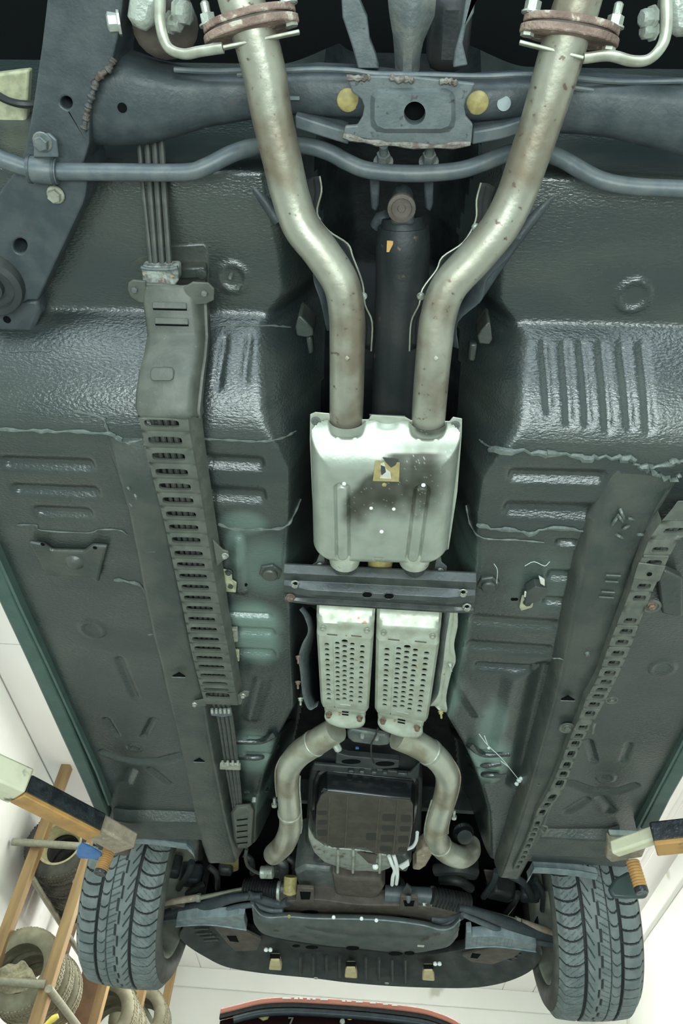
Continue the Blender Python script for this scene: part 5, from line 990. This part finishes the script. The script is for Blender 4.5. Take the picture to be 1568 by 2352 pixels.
for a, b, c_, d, e in (((560, 2042, 1.02), (460, 2062, 1.0), (452, 2062, 1.0), (400, 2070, .99), (370, 2078, .985)), ((1078, 2084, 1.01), (1184, 2114, 1.0), (1196, 2118, 1.0), (1250, 2136, .99), (1290, 2150, .985))):
    MB().tube([P(*a), P(*b)], .0075, 12, 1).build('tie_rod', M['galv'], sr)
    dr = (P(*c_)-P(*b)).normalized(); MB().lathe(P(*b), dr, [(.010, -.002), (.0135, 0), (.0135, .012), (.010, .014)], 6).build('lock_nut', M['hang'], sr, smooth=30)
    MB().tube(PP([c_, d, e]), [.0115, .0105, .008], 12, 4).build('tie_rod_end', M['tan'], sr)
    MB().prism([P(d[0]-18, d[1]+6, .985), P(d[0]+24, d[1]+14, .985), P(d[0]+4, d[1]+30, .985)], (0, 0, .012)).build('tie_rod_flap', M['brown'], sr, smooth=0, bevel=.002)
MB().lathe(P(665, 2052, .985), V((0, .55, -.8)), [(.021, -.05), (.021, 0), (.018, .002), (.012, .002), (.010, .006), (.003, .006)], 20).build('pinion_cap', M['lemon'], sr)
MB().prism([P(x, y, .99) for x, y in ((924, 2048), (934, 2034), (946, 2044), (944, 2066), (928, 2066))], (0, 0, .012)).build('rack_bracket', M['plast'], sr, bevel=.004)
MB().lathe(P(938, 2058, .985), V((0, .4, -1)), [(.010, 0), (.008, .010), (.003, .02)], 14).build('rack_bolt', M['bar'], sr)
# front crossmember
fx = thing('front_crossmember', 'brown dusty front crossmember with square openings above the splash shield', 'crossmember', P(820, 2095, .99))
def strip(top, bot, h, t, name, m, par, bev=.003):
    a = catmull([P(x, y, h) for x, y in top], 4); b = catmull([P(x, y, h) for x, y in bot], 4); n = min(len(a), len(b)); rings = []
    for k in range(n): rings.append([a[k]+V((0, 0, t)), a[k], b[k], b[k]+V((0, 0, t))])
    return MB().loft(rings).build(name, M[m], par, smooth=30, bevel=bev)
strip([(566, 2062), (640, 2072), (720, 2066), (820, 2078), (920, 2080), (980, 2084), (1062, 2092)], [(580, 2080), (650, 2100), (720, 2104), (820, 2110), (920, 2114), (990, 2122), (1060, 2108)], .985, .05, 'beam', 'brown', fx)
for x0, y0, x1, y1 in ((688, 2048, 714, 2066), (926, 2068, 952, 2082)):
    MB().prism([P(x, y, .984) for x, y in ((x0-6, y0-8), (x1+6, y0-6), (x1+8, y1+8), (x0-10, y1+8))], (0, 0, .012)).build('bracket_plate', M['brown'], fx, bevel=.002)
    MB().prism([P(x, y, .9835) for x, y in ((x0, y0), (x1, y0+1), (x1-3, y1), (x0+3, y1))], (0, 0, .001)).build('square_opening', M['dark'], fx, smooth=0)
for x, y in ((711, 2095), (921, 2109)): MB().prism([P(a, b, .984) for a, b in circ(x, y, 20, 4)], (0, 0, .0012)).build('slot', M['dark'], fx, smooth=0)
# lower control arms: pairs of rounded bars running out to the wheels
for i, (s1, s2, lb_) in enumerate((
    ([(600, 2060), (540, 2064), (470, 2082), (400, 2098), (368, 2106)], [(590, 2074), (550, 2078), (480, 2096), (410, 2108), (366, 2112)], 'left lower suspension arm running out to the left wheel'),
    ([(1052, 2086), (1100, 2098), (1170, 2124), (1240, 2146), (1300, 2158)], [(1062, 2104), (1110, 2124), (1180, 2152), (1240, 2168), (1296, 2176)], 'right lower suspension arm running out to the right wheel'))):
    t = thing('control_arm', lb_, 'control arm', P(*s1[2], .98))
    MB().tube(PP([(x, y-2, .985) for x, y in s1]), [.012, .017, .022, .022, .018], 14, 5, squash=(V((0, .75, -.66)), .8)).build('arm', M['frame'], t)
    MB().tube(PP([(x, y+(4 if i == 0 else -4), .97) for x, y in s2]), [.008, .010, .011, .011, .010], 12, 5).build('arm_flange', M['bar'], t)
    ins = ([(660, 2072), (640, 2076), (600, 2066), (570, 2056)], [(990, 2110), (1020, 2112), (1050, 2104), (1076, 2090)])[i]
    MB().tube(PP([(x, y, .985) for x, y in ins]), .014, 12, 5).build('arm_pivot', M['frame'], t)
    in2 = ([(650, 2090), (622, 2090), (598, 2082), (580, 2070)], [(982, 2124), (1010, 2124), (1040, 2116), (1062, 2104)])[i]
    MB().tube(PP([(x, y, .975) for x, y in in2]), .009, 12, 5).build('arm_pivot', M['bar'], t)
# air deflectors
for i, (l, lb_) in enumerate((([(404, 2116), (450, 2108), (520, 2106), (548, 2100), (562, 2100), (560, 2112), (566, 2136), (500, 2126), (456, 2124), (404, 2128)], 'light grey plastic air deflector behind the left front wheel'), ([(1070, 2142), (1082, 2140), (1084, 2152), (1130, 2150), (1180, 2158), (1232, 2172), (1230, 2186), (1176, 2178), (1130, 2174), (1068, 2178)], 'light grey plastic air deflector behind the right front wheel'))):
    q = [P(x, y, .945) for x, y in l]; o = MB().prism(q, (0, -.006, .03)).build('air_deflector', M['defl'], bevel=.003, smooth=0); tag(o, lb_, 'deflector')
    MB().tube([P(*l[6], .944), P(*l[7], .944), P(*l[8], .944), P(*l[9], .944)] if i == 0 else [P(*l[6], .944), P(*l[7], .944), P(*l[8], .944), P(*l[9], .944)], .003, 8, 3).build('rolled_edge', M['defl'], o)
    if i:
        for k in range(12): MB().tube([P(1078+9*k, 2152+1.0*k*.6, .9445), P(1075+9*k, 2172+.3*k*.6, .9445)], .0008, 5, 1).build('rib', M['defl'], o)
# engine splash shield
ss = thing('splash_shield', 'wide grey plastic splash shield with a long crease behind the nose', 'splash shield', P(815, 2135, .95))
topl = [(580, 2078), (596, 2098), (618, 2106), (662, 2104), (720, 2108), (830, 2110), (900, 2114), (972, 2124), (1010, 2134), (1036, 2130), (1056, 2112)]
cre = [(580, 2094), (600, 2116), (640, 2124), (690, 2130), (760, 2142), (830, 2149), (900, 2150), (960, 2152), (1010, 2152), (1036, 2150), (1054, 2130)]
botl = [(584, 2120), (602, 2142), (640, 2154), (700, 2164), (760, 2172), (830, 2178), (900, 2186), (950, 2188), (1000, 2180), (1030, 2172), (1050, 2150)]
ct, cm, cb2 = [catmull([P(x, y, h) for x, y in l], 5) for l, h in ((topl, .955), (cre, .940), (botl, .948))]
pts_ = []
for k in range(len(ct)):
    pts_ += [ct[k]+V((0, .002, .012)), ct[k], ct[k]*.5+cm[k]*.5+V((0, 0, -.004)), cm[k]*.94+ct[k]*.06, cm[k]+V((0, 0, .004)), cm[k]*.9+cb2[k]*.1+V((0, 0, -.001)), cm[k]*.4+cb2[k]*.6+V((0, 0, -.004)), cb2[k], cb2[k]+V((0, .01, .03))]
MB().grid(pts_, len(ct), 9).build('shield', M['tray'], ss, smooth=60, solid=.003)
MB().tube([p+V((0, -.001, -.002)) for p in ct], .0026, 7, 1).build('rolled_edge', M['defl'], ss)
for x, y in ((766, 2106), (830, 2109), (864, 2113), (664, 2104)): MB().lathe(P(x, y, .953), V((0, -.6, -.6)), [(.006, 0), (.006, .004), (.004, .005)], 10).build('shield_clip', M['clipw' if x != 664 else 'lemon'], ss)
for x, y, rx_, ry_ in ((716, 2176, 15, 4), (810, 2178, 15, 5), (908, 2191, 16, 4), (940, 2190, 12, 4), (680, 2173, 9, 3)): MB().prism([P(a, b, .942) for a, b in circ(x, y, rx_, ry_)], (0, 0, .001)).build('drain_slot', M['dark'], ss, smooth=0)
MB().box(P(966, 2172, .94), (.022, .016, .003)).build('tape_patch', M['paper'], ss)
# nose undertray
nb = thing('front_undertray', 'black plastic undertray below the car nose with three cream pads', 'undertray', P(815, 2215, .95))
lip = [(410, 2150), (432, 2172), (470, 2196), (520, 2220), (600, 2234), (720, 2246), (800, 2256), (900, 2264), (1000, 2268), (1080, 2268), (1140, 2260), (1190, 2244), (1226, 2222), (1246, 2190)]
inn = [(440, 2110), (470, 2118), (520, 2126), (560, 2140), (610, 2150), (700, 2168), (800, 2180), (880, 2188), (980, 2192), (1040, 2184), (1090, 2176), (1150, 2180), (1200, 2180), (1236, 2160)]
cl_, ci = catmull([P(x, y, .95) for x, y in lip], 5), catmull([P(x, y, .985) for x, y in inn], 5); pts_ = []
for k in range(len(cl_)):
    z = .004*math.sin(k*1.15)
    pts_ += [ci[k]+V((0, 0, .03)), ci[k], ci[k]*.7+cl_[k]*.3+V((0, 0, .010+z)), ci[k]*.35+cl_[k]*.65+V((0, 0, .012+z)), ci[k]*.12+cl_[k]*.88+V((0, 0, .006)), cl_[k], cl_[k]+V((0, .006, .010)), cl_[k]+V((0, .012, .12))]
MB().grid(pts_, len(cl_), 8).build('tray', M['plast'], nb, smooth=50, solid=.003)
for x, y in ((632, 2216), (806, 2234), (984, 2240)):
    MB().prism([P(a, b, .938) for a, b in ((x-11, y-10), (x+9, y-10), (x+14, y+14), (x-15, y+12))], (0, 0, .025)).build('cream_pad', M['duct'], nb, bevel=.004)
    MB().prism([P(a, b, .944) for a, b in ((x-12, y-22), (x+11, y-22), (x+11, y-8), (x-12, y-8))], (0, 0, .004)).build('pad_recess', M['dark'], nb, smooth=0)
for x, y in ((616, 2180), (1004, 2212)):
    for d in (-5, 5): MB().lathe(P(x+d, y, .944), V((0, -.4, -.9)), [(.007, 0), (.007, .006), (.004, .008)], 10).build('white_clip', M['clipw'], nb)
for x, y in ((725, 2246), (888, 2258)): MB().lathe(P(x, y, .942), DN, [(.008, 0), (.006, .003)], 10).build('screw', M['hang'], nb)
for q in ([(490, 2130), (560, 2140), (600, 2160), (590, 2184), (540, 2186), (520, 2166)], [(1140, 2176), (1200, 2184), (1180, 2200), (1130, 2216), (1080, 2210), (1060, 2196)]):
    MB().prism([P(x, y, .958) for x, y in q], (0, 0, .014)).build('access_panel', M['brown'], nb, bevel=.004)
for q in ([(520, 2150), (542, 2150), (548, 2164), (528, 2162)], [(1084, 2190), (1104, 2192), (1096, 2202), (1080, 2200)]): MB().prism([P(x, y, .957) for x, y in q], (0, 0, .0015)).build('panel_opening', M['dark'], nb, smooth=0)
for x0, y0 in ((446, 2134), (452, 2144), (460, 2152), (468, 2160)): MB().tube([P(x0, y0, .966), P(x0+34, y0-2, .966)], .004, 6, 1).build('vent_slat', M['brace'], nb)
for x0, y0 in ((1196, 2192), (1186, 2199), (1174, 2206)): MB().tube([P(x0-30, y0-8, .966), P(x0, y0, .966)], .004, 6, 1).build('vent_slat', M['brace'], nb)
for x in (690, 720, 750, 780, 840, 870, 900, 930): MB().tube([P(x, 2196+(x-690)*.03, .962), P(x, 2236+(x-690)*.08, .952)], .0055, 8, 1).build('tray_rib', M['plast'], nb)

# ================================================================== front wheels with moulded tread
def wheel(name, label, X, Y, h, R, Wd, camb, flip, steer):
    t = thing(name, label, 'wheel', (X, Y, CZ+h-R))
    c = V((X, Y, CZ+h)); rot = Matrix.Rotation(steer, 3, 'Z')@Matrix.Rotation(camb, 3, 'Y')
    na, nw = 960, 110
    ph = np.linspace(0, 2*math.pi, na, endpoint=False); s = np.linspace(-1, 1, nw)
    A, Sg = np.meshgrid(ph, s, indexing='ij'); w_ = Sg*flip
    arc = A*R
    pitch = 2*math.pi*R/56
    def frac(x): x = x-np.floor(x); return np.minimum(x, 1-x)
    g = np.zeros_like(A)
    def groove(dist, hw, soft): return 1-sstep(hw, hw+soft, dist)
    half = Wd/2
    # circumferential grooves
    for w0, hw in ((-.46, .0040), (.40, .0042)): g = np.maximum(g, groove(np.abs(w_-w0)*half, hw, .0012))
    zig = .035*np.sign(np.sin(A*28)); g = np.maximum(g, groove(np.abs(w_-.06-zig)*half, .0022, .001)*.8)
    g = np.maximum(g, groove(np.abs(w_+.19)*half, .0012, .001)*.6)
    # outer shoulder: swept lateral grooves
    lat = frac((arc+(.055*(w_+.46)+.030*(w_+.46)**2*4))/pitch)*pitch
    g = np.maximum(g, groove(lat, .0020, .0012)*(w_ < -.46)*sstep(-1.02, -.90, w_)**.0*.95)
    lat2 = frac((arc-.035*np.sqrt(np.clip(1-((w_-.72)/.34)**2, 0, 1)))/pitch)*pitch
    g = np.maximum(g, groove(lat2, .0016, .0012)*(w_ > .42)*.95)
    lat3 = frac((arc-.03*np.sqrt(np.clip(1-((w_+.325)/.14)**2, 0, 1)))/pitch)*pitch
    g = np.maximum(g, groove(lat3, .0014, .001)*((w_ > -.45) & (w_ < -.20))*.75)
    lat4 = frac((arc+.07*(w_-.1))/(pitch*.55))*pitch*.55
    g = np.maximum(g, groove(lat4, .0007, .0007)*((w_ > -.18) & (w_ < .04))*.5)
    lat5 = frac((arc+.22*(w_-.40))/pitch)*pitch
    g = np.maximum(g, groove(lat5, .0016*1, .001)*((w_ > .20) & (w_ < .40))*.8)
    lat6 = frac((arc-.10*w_)/(pitch*.5)); g = np.maximum(g, groove(lat6*pitch*.5, .0005, .0005)*((w_ > .44) & (w_ < .9))*.35)
    crown = .010*np.abs(Sg)**2.4+.016*sstep(.86, 1.0, np.abs(Sg))
    r = R-crown-.007*g
    lx_ = Sg*half
    pts = np.stack([lx_, -np.cos(A)*r, -np.sin(A)*r], -1).reshape(-1, 3)
    pts = (np.array(rot)@pts.T).T+np.array(c)
    fs = []
    for i in range(na):
        i2 = (i+1) % na; a0 = np.arange(nw-1)+i*nw; b0 = np.arange(nw-1)+i2*nw
        fs += np.stack([a0, a0+1, b0+1, b0], 1).tolist()
    mb = MB(); mb.v = pts.tolist(); mb.f = [tuple(f) for f in fs]
    mb.build('tread', M['tyre'], t, smooth=30, attr=('groove', np.clip(g, 0, 1).ravel()))  # mask also blackens the rubber colour, painting in the shade of the grooves
    ax = rot@V((1, 0, 0)); Re = R-.026
    for sd in (-1, 1):
        MB().lathe(c, ax*sd, [(Re, half), (Re-.008, half+.006), (Re-.030, half+.010), (Re-.060, half+.004), (Re-.078, half-.010), (Re-.082, half-.022)], 72, caps=False).build('sidewall', M['side'], t, smooth=60)
        MB().lathe(c, ax*sd, [(Re-.076, half-.010), (Re-.070, half-.004), (Re-.084, half-.008), (Re-.092, half-.03), (Re-.10, half-.07), (Re-.11, .0)], 64, caps=False).build('rim_barrel', M['rim'], t, smooth=60)
    MB().lathe(c, ax*(-1 if X > 0 else 1), [(.155, -.04), (.15, -.03), (.08, -.02), (.06, .0), (.05, .01)], 40).build('brake_disc', M['castd'], t, smooth=30)
    MB().box(c+V((0, -.12, .02)), (.05, .07, .12)).build('brake_caliper', M['frame'], t, bevel=.012)
    return t
wheel('mounted_tyre', 'left front wheel hanging free, grey patterned tyre tread facing the camera', -.742, 2.68, 1.075, .32, .245, .04, 1, .02)
wheel('mounted_tyre', 'right front wheel hanging free, grey patterned tyre tread with inner sidewall showing', .702, 2.66, 1.075, .32, .243, -.05, -1, -.05)

# ================================================================== two-post lift arms with pads
def liftarm(name, label, sleeve, inner_a, inner_b, hd, foot, pad, screw, cap, side):
    t = thing(name, label, 'lift arm', sleeve[1])
    a, b = V(sleeve[0]), V(sleeve[1]); MB().bar(a, b, .085, .062).build('outer_sleeve', M['cream'], t, bevel=.006)
    a2, b2 = V(inner_a), V(inner_b); o = MB().bar(a2, b2, .055, .048).build('inner_arm', M['greasy'], t, bevel=.005)
    d = (b2-a2).normalized(); sd = d.cross(UP).normalized()
    lo = V((0, 0, -.027))
    MB().bar(a2+lo+d*.0, b2+lo, .058, .012).build('arm_underside', M['orange'], t, bevel=.003)
    return t, d, sd
# left arm
A0, A1 = P(-190, 1700, .875), P(50, 1806, .875); B1 = P(216, 1892, .875)
t, d, sd = liftarm('lift_arm', 'left lift arm with cream sleeve, greasy black inner arm and orange edge', (A0-(A1-A0)*.5, A1), A1, B1+ (B1-A1).normalized()*.01, 0, 0, 0, 0, 0, -1)
e0, e1 = P(206, 1890, .885), P(292, 1938, .885); MB().bar(e0-(e1-e0)*.05, e1, .075, .042).build('end_plate', M['tan'], t, bevel=.006)
MB().prism([P(x, y, .935) for x, y in ((216, 1896), (300, 1908), (302, 1946), (290, 1950), (230, 1934))], (0, 0, -.022)).build('pad_base', M['brown'], t, smooth=0, bevel=.004)
MB().prism([P(x, y, .945) for x, y in ((218, 1893), (300, 1904), (302, 1922), (262, 1918), (222, 1906))], (0, 0, -.012)).build('rubber_pad', M['pad'], t, smooth=0, bevel=.003)
def screwmb(a, b, r, turns):
    a, b = V(a), V(b); L_ = (b-a).length; pr = [(r*.9, 0)]
    for k in range(turns): u = k/turns; pr += [(r*.90, L_*(u+.05/turns)), (r, L_*(u+.3/turns)), (r, L_*(u+.6/turns)), (r*.90, L_*(u+.95/turns))]
    return MB().lathe(a, b-a, pr, 22)
sa, sb_ = P(252, 1950, .895), P(236, 2000, .82); sb_ = V((sa.x-.006, sa.y-.002, sa.z-.060))
screwmb(sa, sb_, .0175, 11).build('threaded_stem', M['orange'], t, smooth=25)
MB().lathe(sb_, sb_-sa, [(.0172, 0), (.0172, .006), (.016, .008)], 22).build('stem_end', M['greasy'], t)
MB().prism([P(x, y, .868) for x, y in ((178, 1946), (186, 1938), (202, 1944), (232, 1962), (234, 1976), (182, 1972), (174, 1962))], (0, 0, .006)).build('blue_cap', M['blue'], t, smooth=30, bevel=.002)
# right arm
C0, C1 = P(1700, 1900, .865), P(1545, 1910, .865); D1 = P(1500, 1925, .865)
t, d, sd = liftarm('lift_arm', 'right lift arm with worn cream end, black sleeve and orange underside', (C0+(C0-C1)*1.2, C0), C0, P(1498, 1922, .865), 0, 0, 0, 0, 0, 1)
f0, f1 = P(1520, 1912, .88), P(1408, 1950, .88); MB().bar(f0, f1, .030, .034).build('end_plate', M['cream'], t, bevel=.006)
for q in ([(1436, 1948), (1444, 1940), (1452, 1946), (1446, 1952)], [(1450, 1944), (1462, 1936), (1468, 1944), (1456, 1950)], [(1472, 1938), (1480, 1928), (1484, 1938), (1478, 1944)], [(1486, 1932), (1500, 1922), (1502, 1930), (1490, 1936)]):
    pass
MB().prism([P(x, y, .94) for x, y in ((1392, 1908), (1400, 1918), (1480, 1926), (1470, 1950), (1400, 1962), (1388, 1952))], (0, 0, -.022)).build('pad_base', M['tan'], t, smooth=0, bevel=.004)
MB().prism([P(x, y, .952) for x, y in ((1396, 1904), (1494, 1908), (1492, 1926), (1404, 1928))], (0, 0, -.014)).build('rubber_pad', M['pad'], t, smooth=0, bevel=.003)
sa = P(1452, 1978, .878); sb_ = V((sa.x+.006, sa.y+.001, sa.z-.062))
screwmb(sa, sb_, .0165, 9).build('threaded_stem', M['orange'], t, smooth=25)
MB().lathe(sb_, sb_-sa, [(.016, 0), (.016, .010), (.015, .013)], 22).build('stem_end', M['greasy'], t)
_fy = sa.y+.09
tag(MB().prism([PY(x, y, _fy) for x, y in ((1398, 2040), (1412, 2018), (1440, 2002), (1468, 2000), (1480, 2020), (1491, 2050), (1484, 2062), (1440, 2063), (1408, 2060))], (0, .02, .004)).build('mud_flap', M['teal'], smooth=30, bevel=.006), 'dark grey green flap hanging behind the right orange lift stem', 'flap')

# ================================================================== timber tyre rack along the left wall
rk = thing('tyre_rack', 'timber rack with long slanting-looking posts and metal pipes along the left wall', 'rack', (-2.5, 7.5, 0))
def post(X, Y, sx, sy, z0=0, z1=CH, m='wood'): MB().box((X, Y, (z0+z1)/2), (sx, sy, z1-z0)).build('post', M[m], rk, bevel=.004)
Yr = 6.35
post(-2.30, Yr, .085, .09); post(-2.76, Yr+.02, .085, .09)
post(-2.30, 7.75, .085, .09); post(-2.30, 9.15, .085, .09); post(-2.30, 10.4, .085, .09); post(-2.76, 7.75, .085, .09, m='woodd'); post(-2.76, 9.15, .085, .09, m='woodd')
def zat(x, y, Y): return PY(x, y, Y).z
zu, zl = zat(140, 1948, Yr), zat(50, 2263, Yr)
for z in (zu, zl):
    MB().tube([V((-2.95, Yr-.06, z)), V((-2.30, Yr-.06, z))], .030, 14, 1).build('pipe', M['galv'], rk)
zr = PX(122, 2284, -2.25).z
for X in (-2.25, -2.78): MB().tube([V((X, Yr-.1, zr)), V((X, 10.6, zr))], .028, 14, 1).build('pipe', M['galv'], rk)
for X in (-2.36, -2.72): MB().tube([V((X, Yr+.05, zu-.24)), V((X, 10.6, zu-.24))], .024, 12, 1).build('pipe', M['galv'], rk)
post(-2.55, 8.2, .25, .03, zu-1.0, zu-.35, 'woodd')
def oldtyre(c, R, Wd, label, m='old', rim=None, tilt=0.0, hub=.58):
    t = thing('stored_tyre', label, 'tyre', (c[0], c[1], c[2]-R), 'tyres on the timber rack')
    ax = Matrix.Rotation(tilt, 3, 'Z')@V((0, 1, 0)); h = Wd/2; c = V(c)
    MB().lathe(c, ax, [(R*hub, -h*.78), (R*.66, -h*.97), (R*.80, -h), (R*.93, -h*.86), (R*.985, -h*.62), (R, 0), (R*.985, h*.62), (R*.93, h*.86), (R*.80, h), (R*.66, h*.97), (R*hub, h*.78), (R*(hub+.05), 0), (R*hub, -h*.78)], 48, caps=False).build('carcass', M[m], t, smooth=50)
    for k in range(56):
        a = 2*math.pi*k/56
    mb = MB(); u = ax.orthogonal().normalized(); w_ = ax.cross(u)
    for k in range(72):
        a = 2*math.pi*k/72; rd = u*math.cos(a)+w_*math.sin(a); tn = ax.cross(rd)
        for s_ in (-.60, -.2, .2, .60):
            p = c+rd*(R-.007-(.007 if abs(s_) > .5 else 0))+ax*h*(s_+(.03 if k % 2 else -.03)); mb.box(p, (.018, h*.30, .020), Matrix((tn, ax, rd)).transposed())
    mb.build('tread_blocks', M[m], t, smooth=0)
    if rim: MB().lathe(c, ax, [(R*.60, -h*.8), (R*.64, -h*.86), (R*.57, -h*.8), (R*.54, -h*.3), (R*.50, h*.1), (R*.46, h*.3), (R*.46, h*.5)], 40, caps=False).build('rim', M[rim], t, smooth=40)
    return t
c1 = PY(52, 2232, Yr+.12); c2 = PY(142, 1946, Yr+.22)
labs = ['front tyre of the lower rack row, with a cloth in its opening', 'second tyre of the lower rack row, behind the one with cloth', 'third tyre of the lower rack row, coarse tread', 'fourth tyre of the lower rack row, mostly hidden']
for k in range(3): oldtyre((c1.x+.02*k, c1.y+.235*k, c1.z-.0*k), .30-.004*k, .20, labs[k], 'old', tilt=.05*k)
oldtyre((c2.x, c2.y, c2.z), .30, .21, 'upper rack tyre with a cream steel rim beside the blue cap', 'oldd', rim='creamrim', hub=.63)
for k in (1, 2, 3): oldtyre((c2.x+.01*k, c2.y+.24*k, c2.z-.01*k), .30, .21, ['dark tyre directly behind the cream rimmed one on the upper rack', 'third tyre of the upper rack row in shadow', 'last tyre of the upper rack row in shadow'][k-1], 'oldd', tilt=.04*k)
c3_ = PY(238, 2330, 8.3)
for k in range(3): oldtyre((c3_.x+.0*k, c3_.y+.25*k, c3_.z), .31, .21, ['nearest tyre of the second rack bay, under the left car wheel', 'middle tyre of the second rack bay', 'far tyre of the second rack bay'][k], 'old', tilt=.05*k)
c4 = PY(318, 2338, 9.6)
for k in range(2): oldtyre((c4.x, c4.y+.25*k, c4.z), .31, .21, ['nearer tyre of the farthest rack bay', 'farther tyre of the farthest rack bay'][k], 'old', tilt=.04*k)
# cloth stuffed in the lower tyre
mb = MB(); rngc = np.random.RandomState(3); n = 22; pts_ = []
for i in range(n):
    for j in range(n):
        u, v = i/(n-1)*2-1, j/(n-1)*2-1; r = math.hypot(u, v)
        fold = .016*math.sin(u*4+v*2+1)+.012*math.sin(v*5-u*3)+.02*abs(math.sin(u*1.9+v*1.3))
        pts_.append((c1.x-.01+u*.175*(1-.45*max(0, v)), c1.y-.09-.03*max(0, 1-r)+fold, c1.z-.065+v*.115*(1-.35*abs(u))+.008*math.sin(u*5)))
tag(mb.grid(pts_, n, n).build('cloth', M['rag'], smooth=25, solid=.006), 'crumpled khaki cloth stuffed inside the lower rack tyre', 'cloth')
p = PY(122, 2340, Yr-.05); tag(MB().tube([p+V((-.05, 0, -.05)), p, p+V((.03, 0, .02))], [.012, .024, .016], 12, 4).build('yellow_tool', M['yellow']), 'small yellow piece beside the rack pipe at the lower left edge', 'tool')
# ================================================================== red vehicle with open tailgate on the floor ahead
rv = thing('red_van', 'red vehicle roof edge with white lettering above a dark open rear below the nose', 'van', (-.1, 5.4, 0))
Yv = 5.0
def vv(x, y, dy=0): return PY(x, y, Yv+dy)
arc_t = [(506, 2316), (540, 2308), (600, 2294), (660, 2290), (720, 2292), (800, 2297), (880, 2304), (960, 2314), (1000, 2324), (1040, 2340), (1070, 2360), (1090, 2380)]
ct = catmull([vv(x, y) for x, y in arc_t], 4)
rings = [[p, p+V((0, 0, -.026)), p+V((0, .35, -.02)), p+V((0, .35, .03))] for p in ct]
MB().loft(rings).build('roof_edge', M['red'], rv, smooth=50, bevel=.006)
MB().loft([[p+V((0, .012, -.022)), p+V((0, .012, -.046)), p+V((0, .05, -.046)), p+V((0, .05, -.022))] for p in ct]).build('seal', M['rubber'], rv, smooth=50)
MB().tube([p+V((0, .02, -.068)) for p in ct[4:-8]], .020, 10, 1).build('door_seal', M['seal'], rv)
lowz = .5
MB().loft([[p+V((0, .06, -.045)), V((p.x, p.y+.06, lowz)), V((p.x, p.y+.10, lowz)), p+V((0, .10, -.045))] for p in ct]).build('dark_interior', M['maroon'], rv, smooth=0)
MB().box((float(ct[0].x+ct[-1].x)/2, Yv+1.9, .55+.65), (1.5, 3.4, 1.5)).build('van_body', M['red'], rv, bevel=.08)
for sx in (-.62, .45):
    for dy in (.9, 2.9): MB().lathe((ct[0].x+.75+sx, Yv+dy, .33), (1, 0, 0), [(.2, -.1), (.33, -.1), (.33, .1), (.2, .1)], 28).build('wheel', M['rubber'], rv)
MB().lathe(vv(606, 2329, .045), V((.2, -1, 0)), [(.035, 0), (.035, .012), (.02, .02)], 8).build('latch', M['lemon'], rv)
MB().lathe(vv(803, 2331, .045), V((0, -1, 0)), [(.026, 0), (.026, .012), (.02, .016)], 16).build('latch', M['yellow'], rv)
for x, y in ((786, 2348), (559, 2330)): MB().lathe(vv(x, y, .045), V((0, -1, 0)), [(.016, 0), (.014, .02)], 10).build('catch', M['cast'], rv)
MB().tube([vv(662, 2338, .04), vv(672, 2338, .04), vv(666, 2352, .04)], .006, 8, 1).build('catch', M['castd'], rv)
# cropped white letters on the roof edge: only their feet show
for x0, x1, y, hh in ((649, 668, 2293.5, 2.2), (676, 684, 2294, 2.6), (688, 695, 2294, 2.6), (705, 712, 2295, 2.6), (718, 724, 2295, 2.6), (736, 752, 2296, 2.4), (786, 792, 2299.5, 2.6), (797, 806, 2300, 2.4), (818, 832, 2301.5, 2.4), (850, 862, 2304, 2.2), (880, 890, 2307, 2), (900, 912, 2309.5, 2)):
    MB().prism([vv(x, yy, -.004) for x, yy in ((x0, y-hh), (x1, y-hh+.5), (x1+1, y+hh*.6), (x0-1, y+hh*.4))], (0, -.003, 0)).build('lettering', M['white'], rv, smooth=0)
# strokes of a mark high on the far ceiling
cm_ = thing('ceiling_hook', 'small dark hook mark on the bright ceiling above the red roof edge', 'hook', P(800, 2285, CH-CZ-.01))
for l in ([(786, 2287), (794, 2288), (793, 2296)], [(806, 2288), (802, 2296)], [(814, 2292), (824, 2294), (816, 2298)]):
    MB().tube([P(x, y, CH-CZ-.02) for x, y in l], .012, 6, 1).build('hook', M['galv'], cm_)
# fluorescent fittings on the ceiling
for k, (x, y) in enumerate(((452, 2300), )):
    c = P(x, y, CH-CZ); t = thing('ceiling_light', 'long white ceiling light fitting beyond the left front wheel', 'ceiling light', (c.x, c.y, CH-.1))
    MB().box((c.x, c.y, CH-.04), (.26, 1.5, .06)).build('housing', M['ceil'], t, bevel=.01); MB().box((c.x, c.y, CH-.075), (.20, 1.44, .02)).build('diffuser', M['lamp'], t, bevel=.006)
for o in bpy.data.objects:
    if '_o' in o: del o['_o']
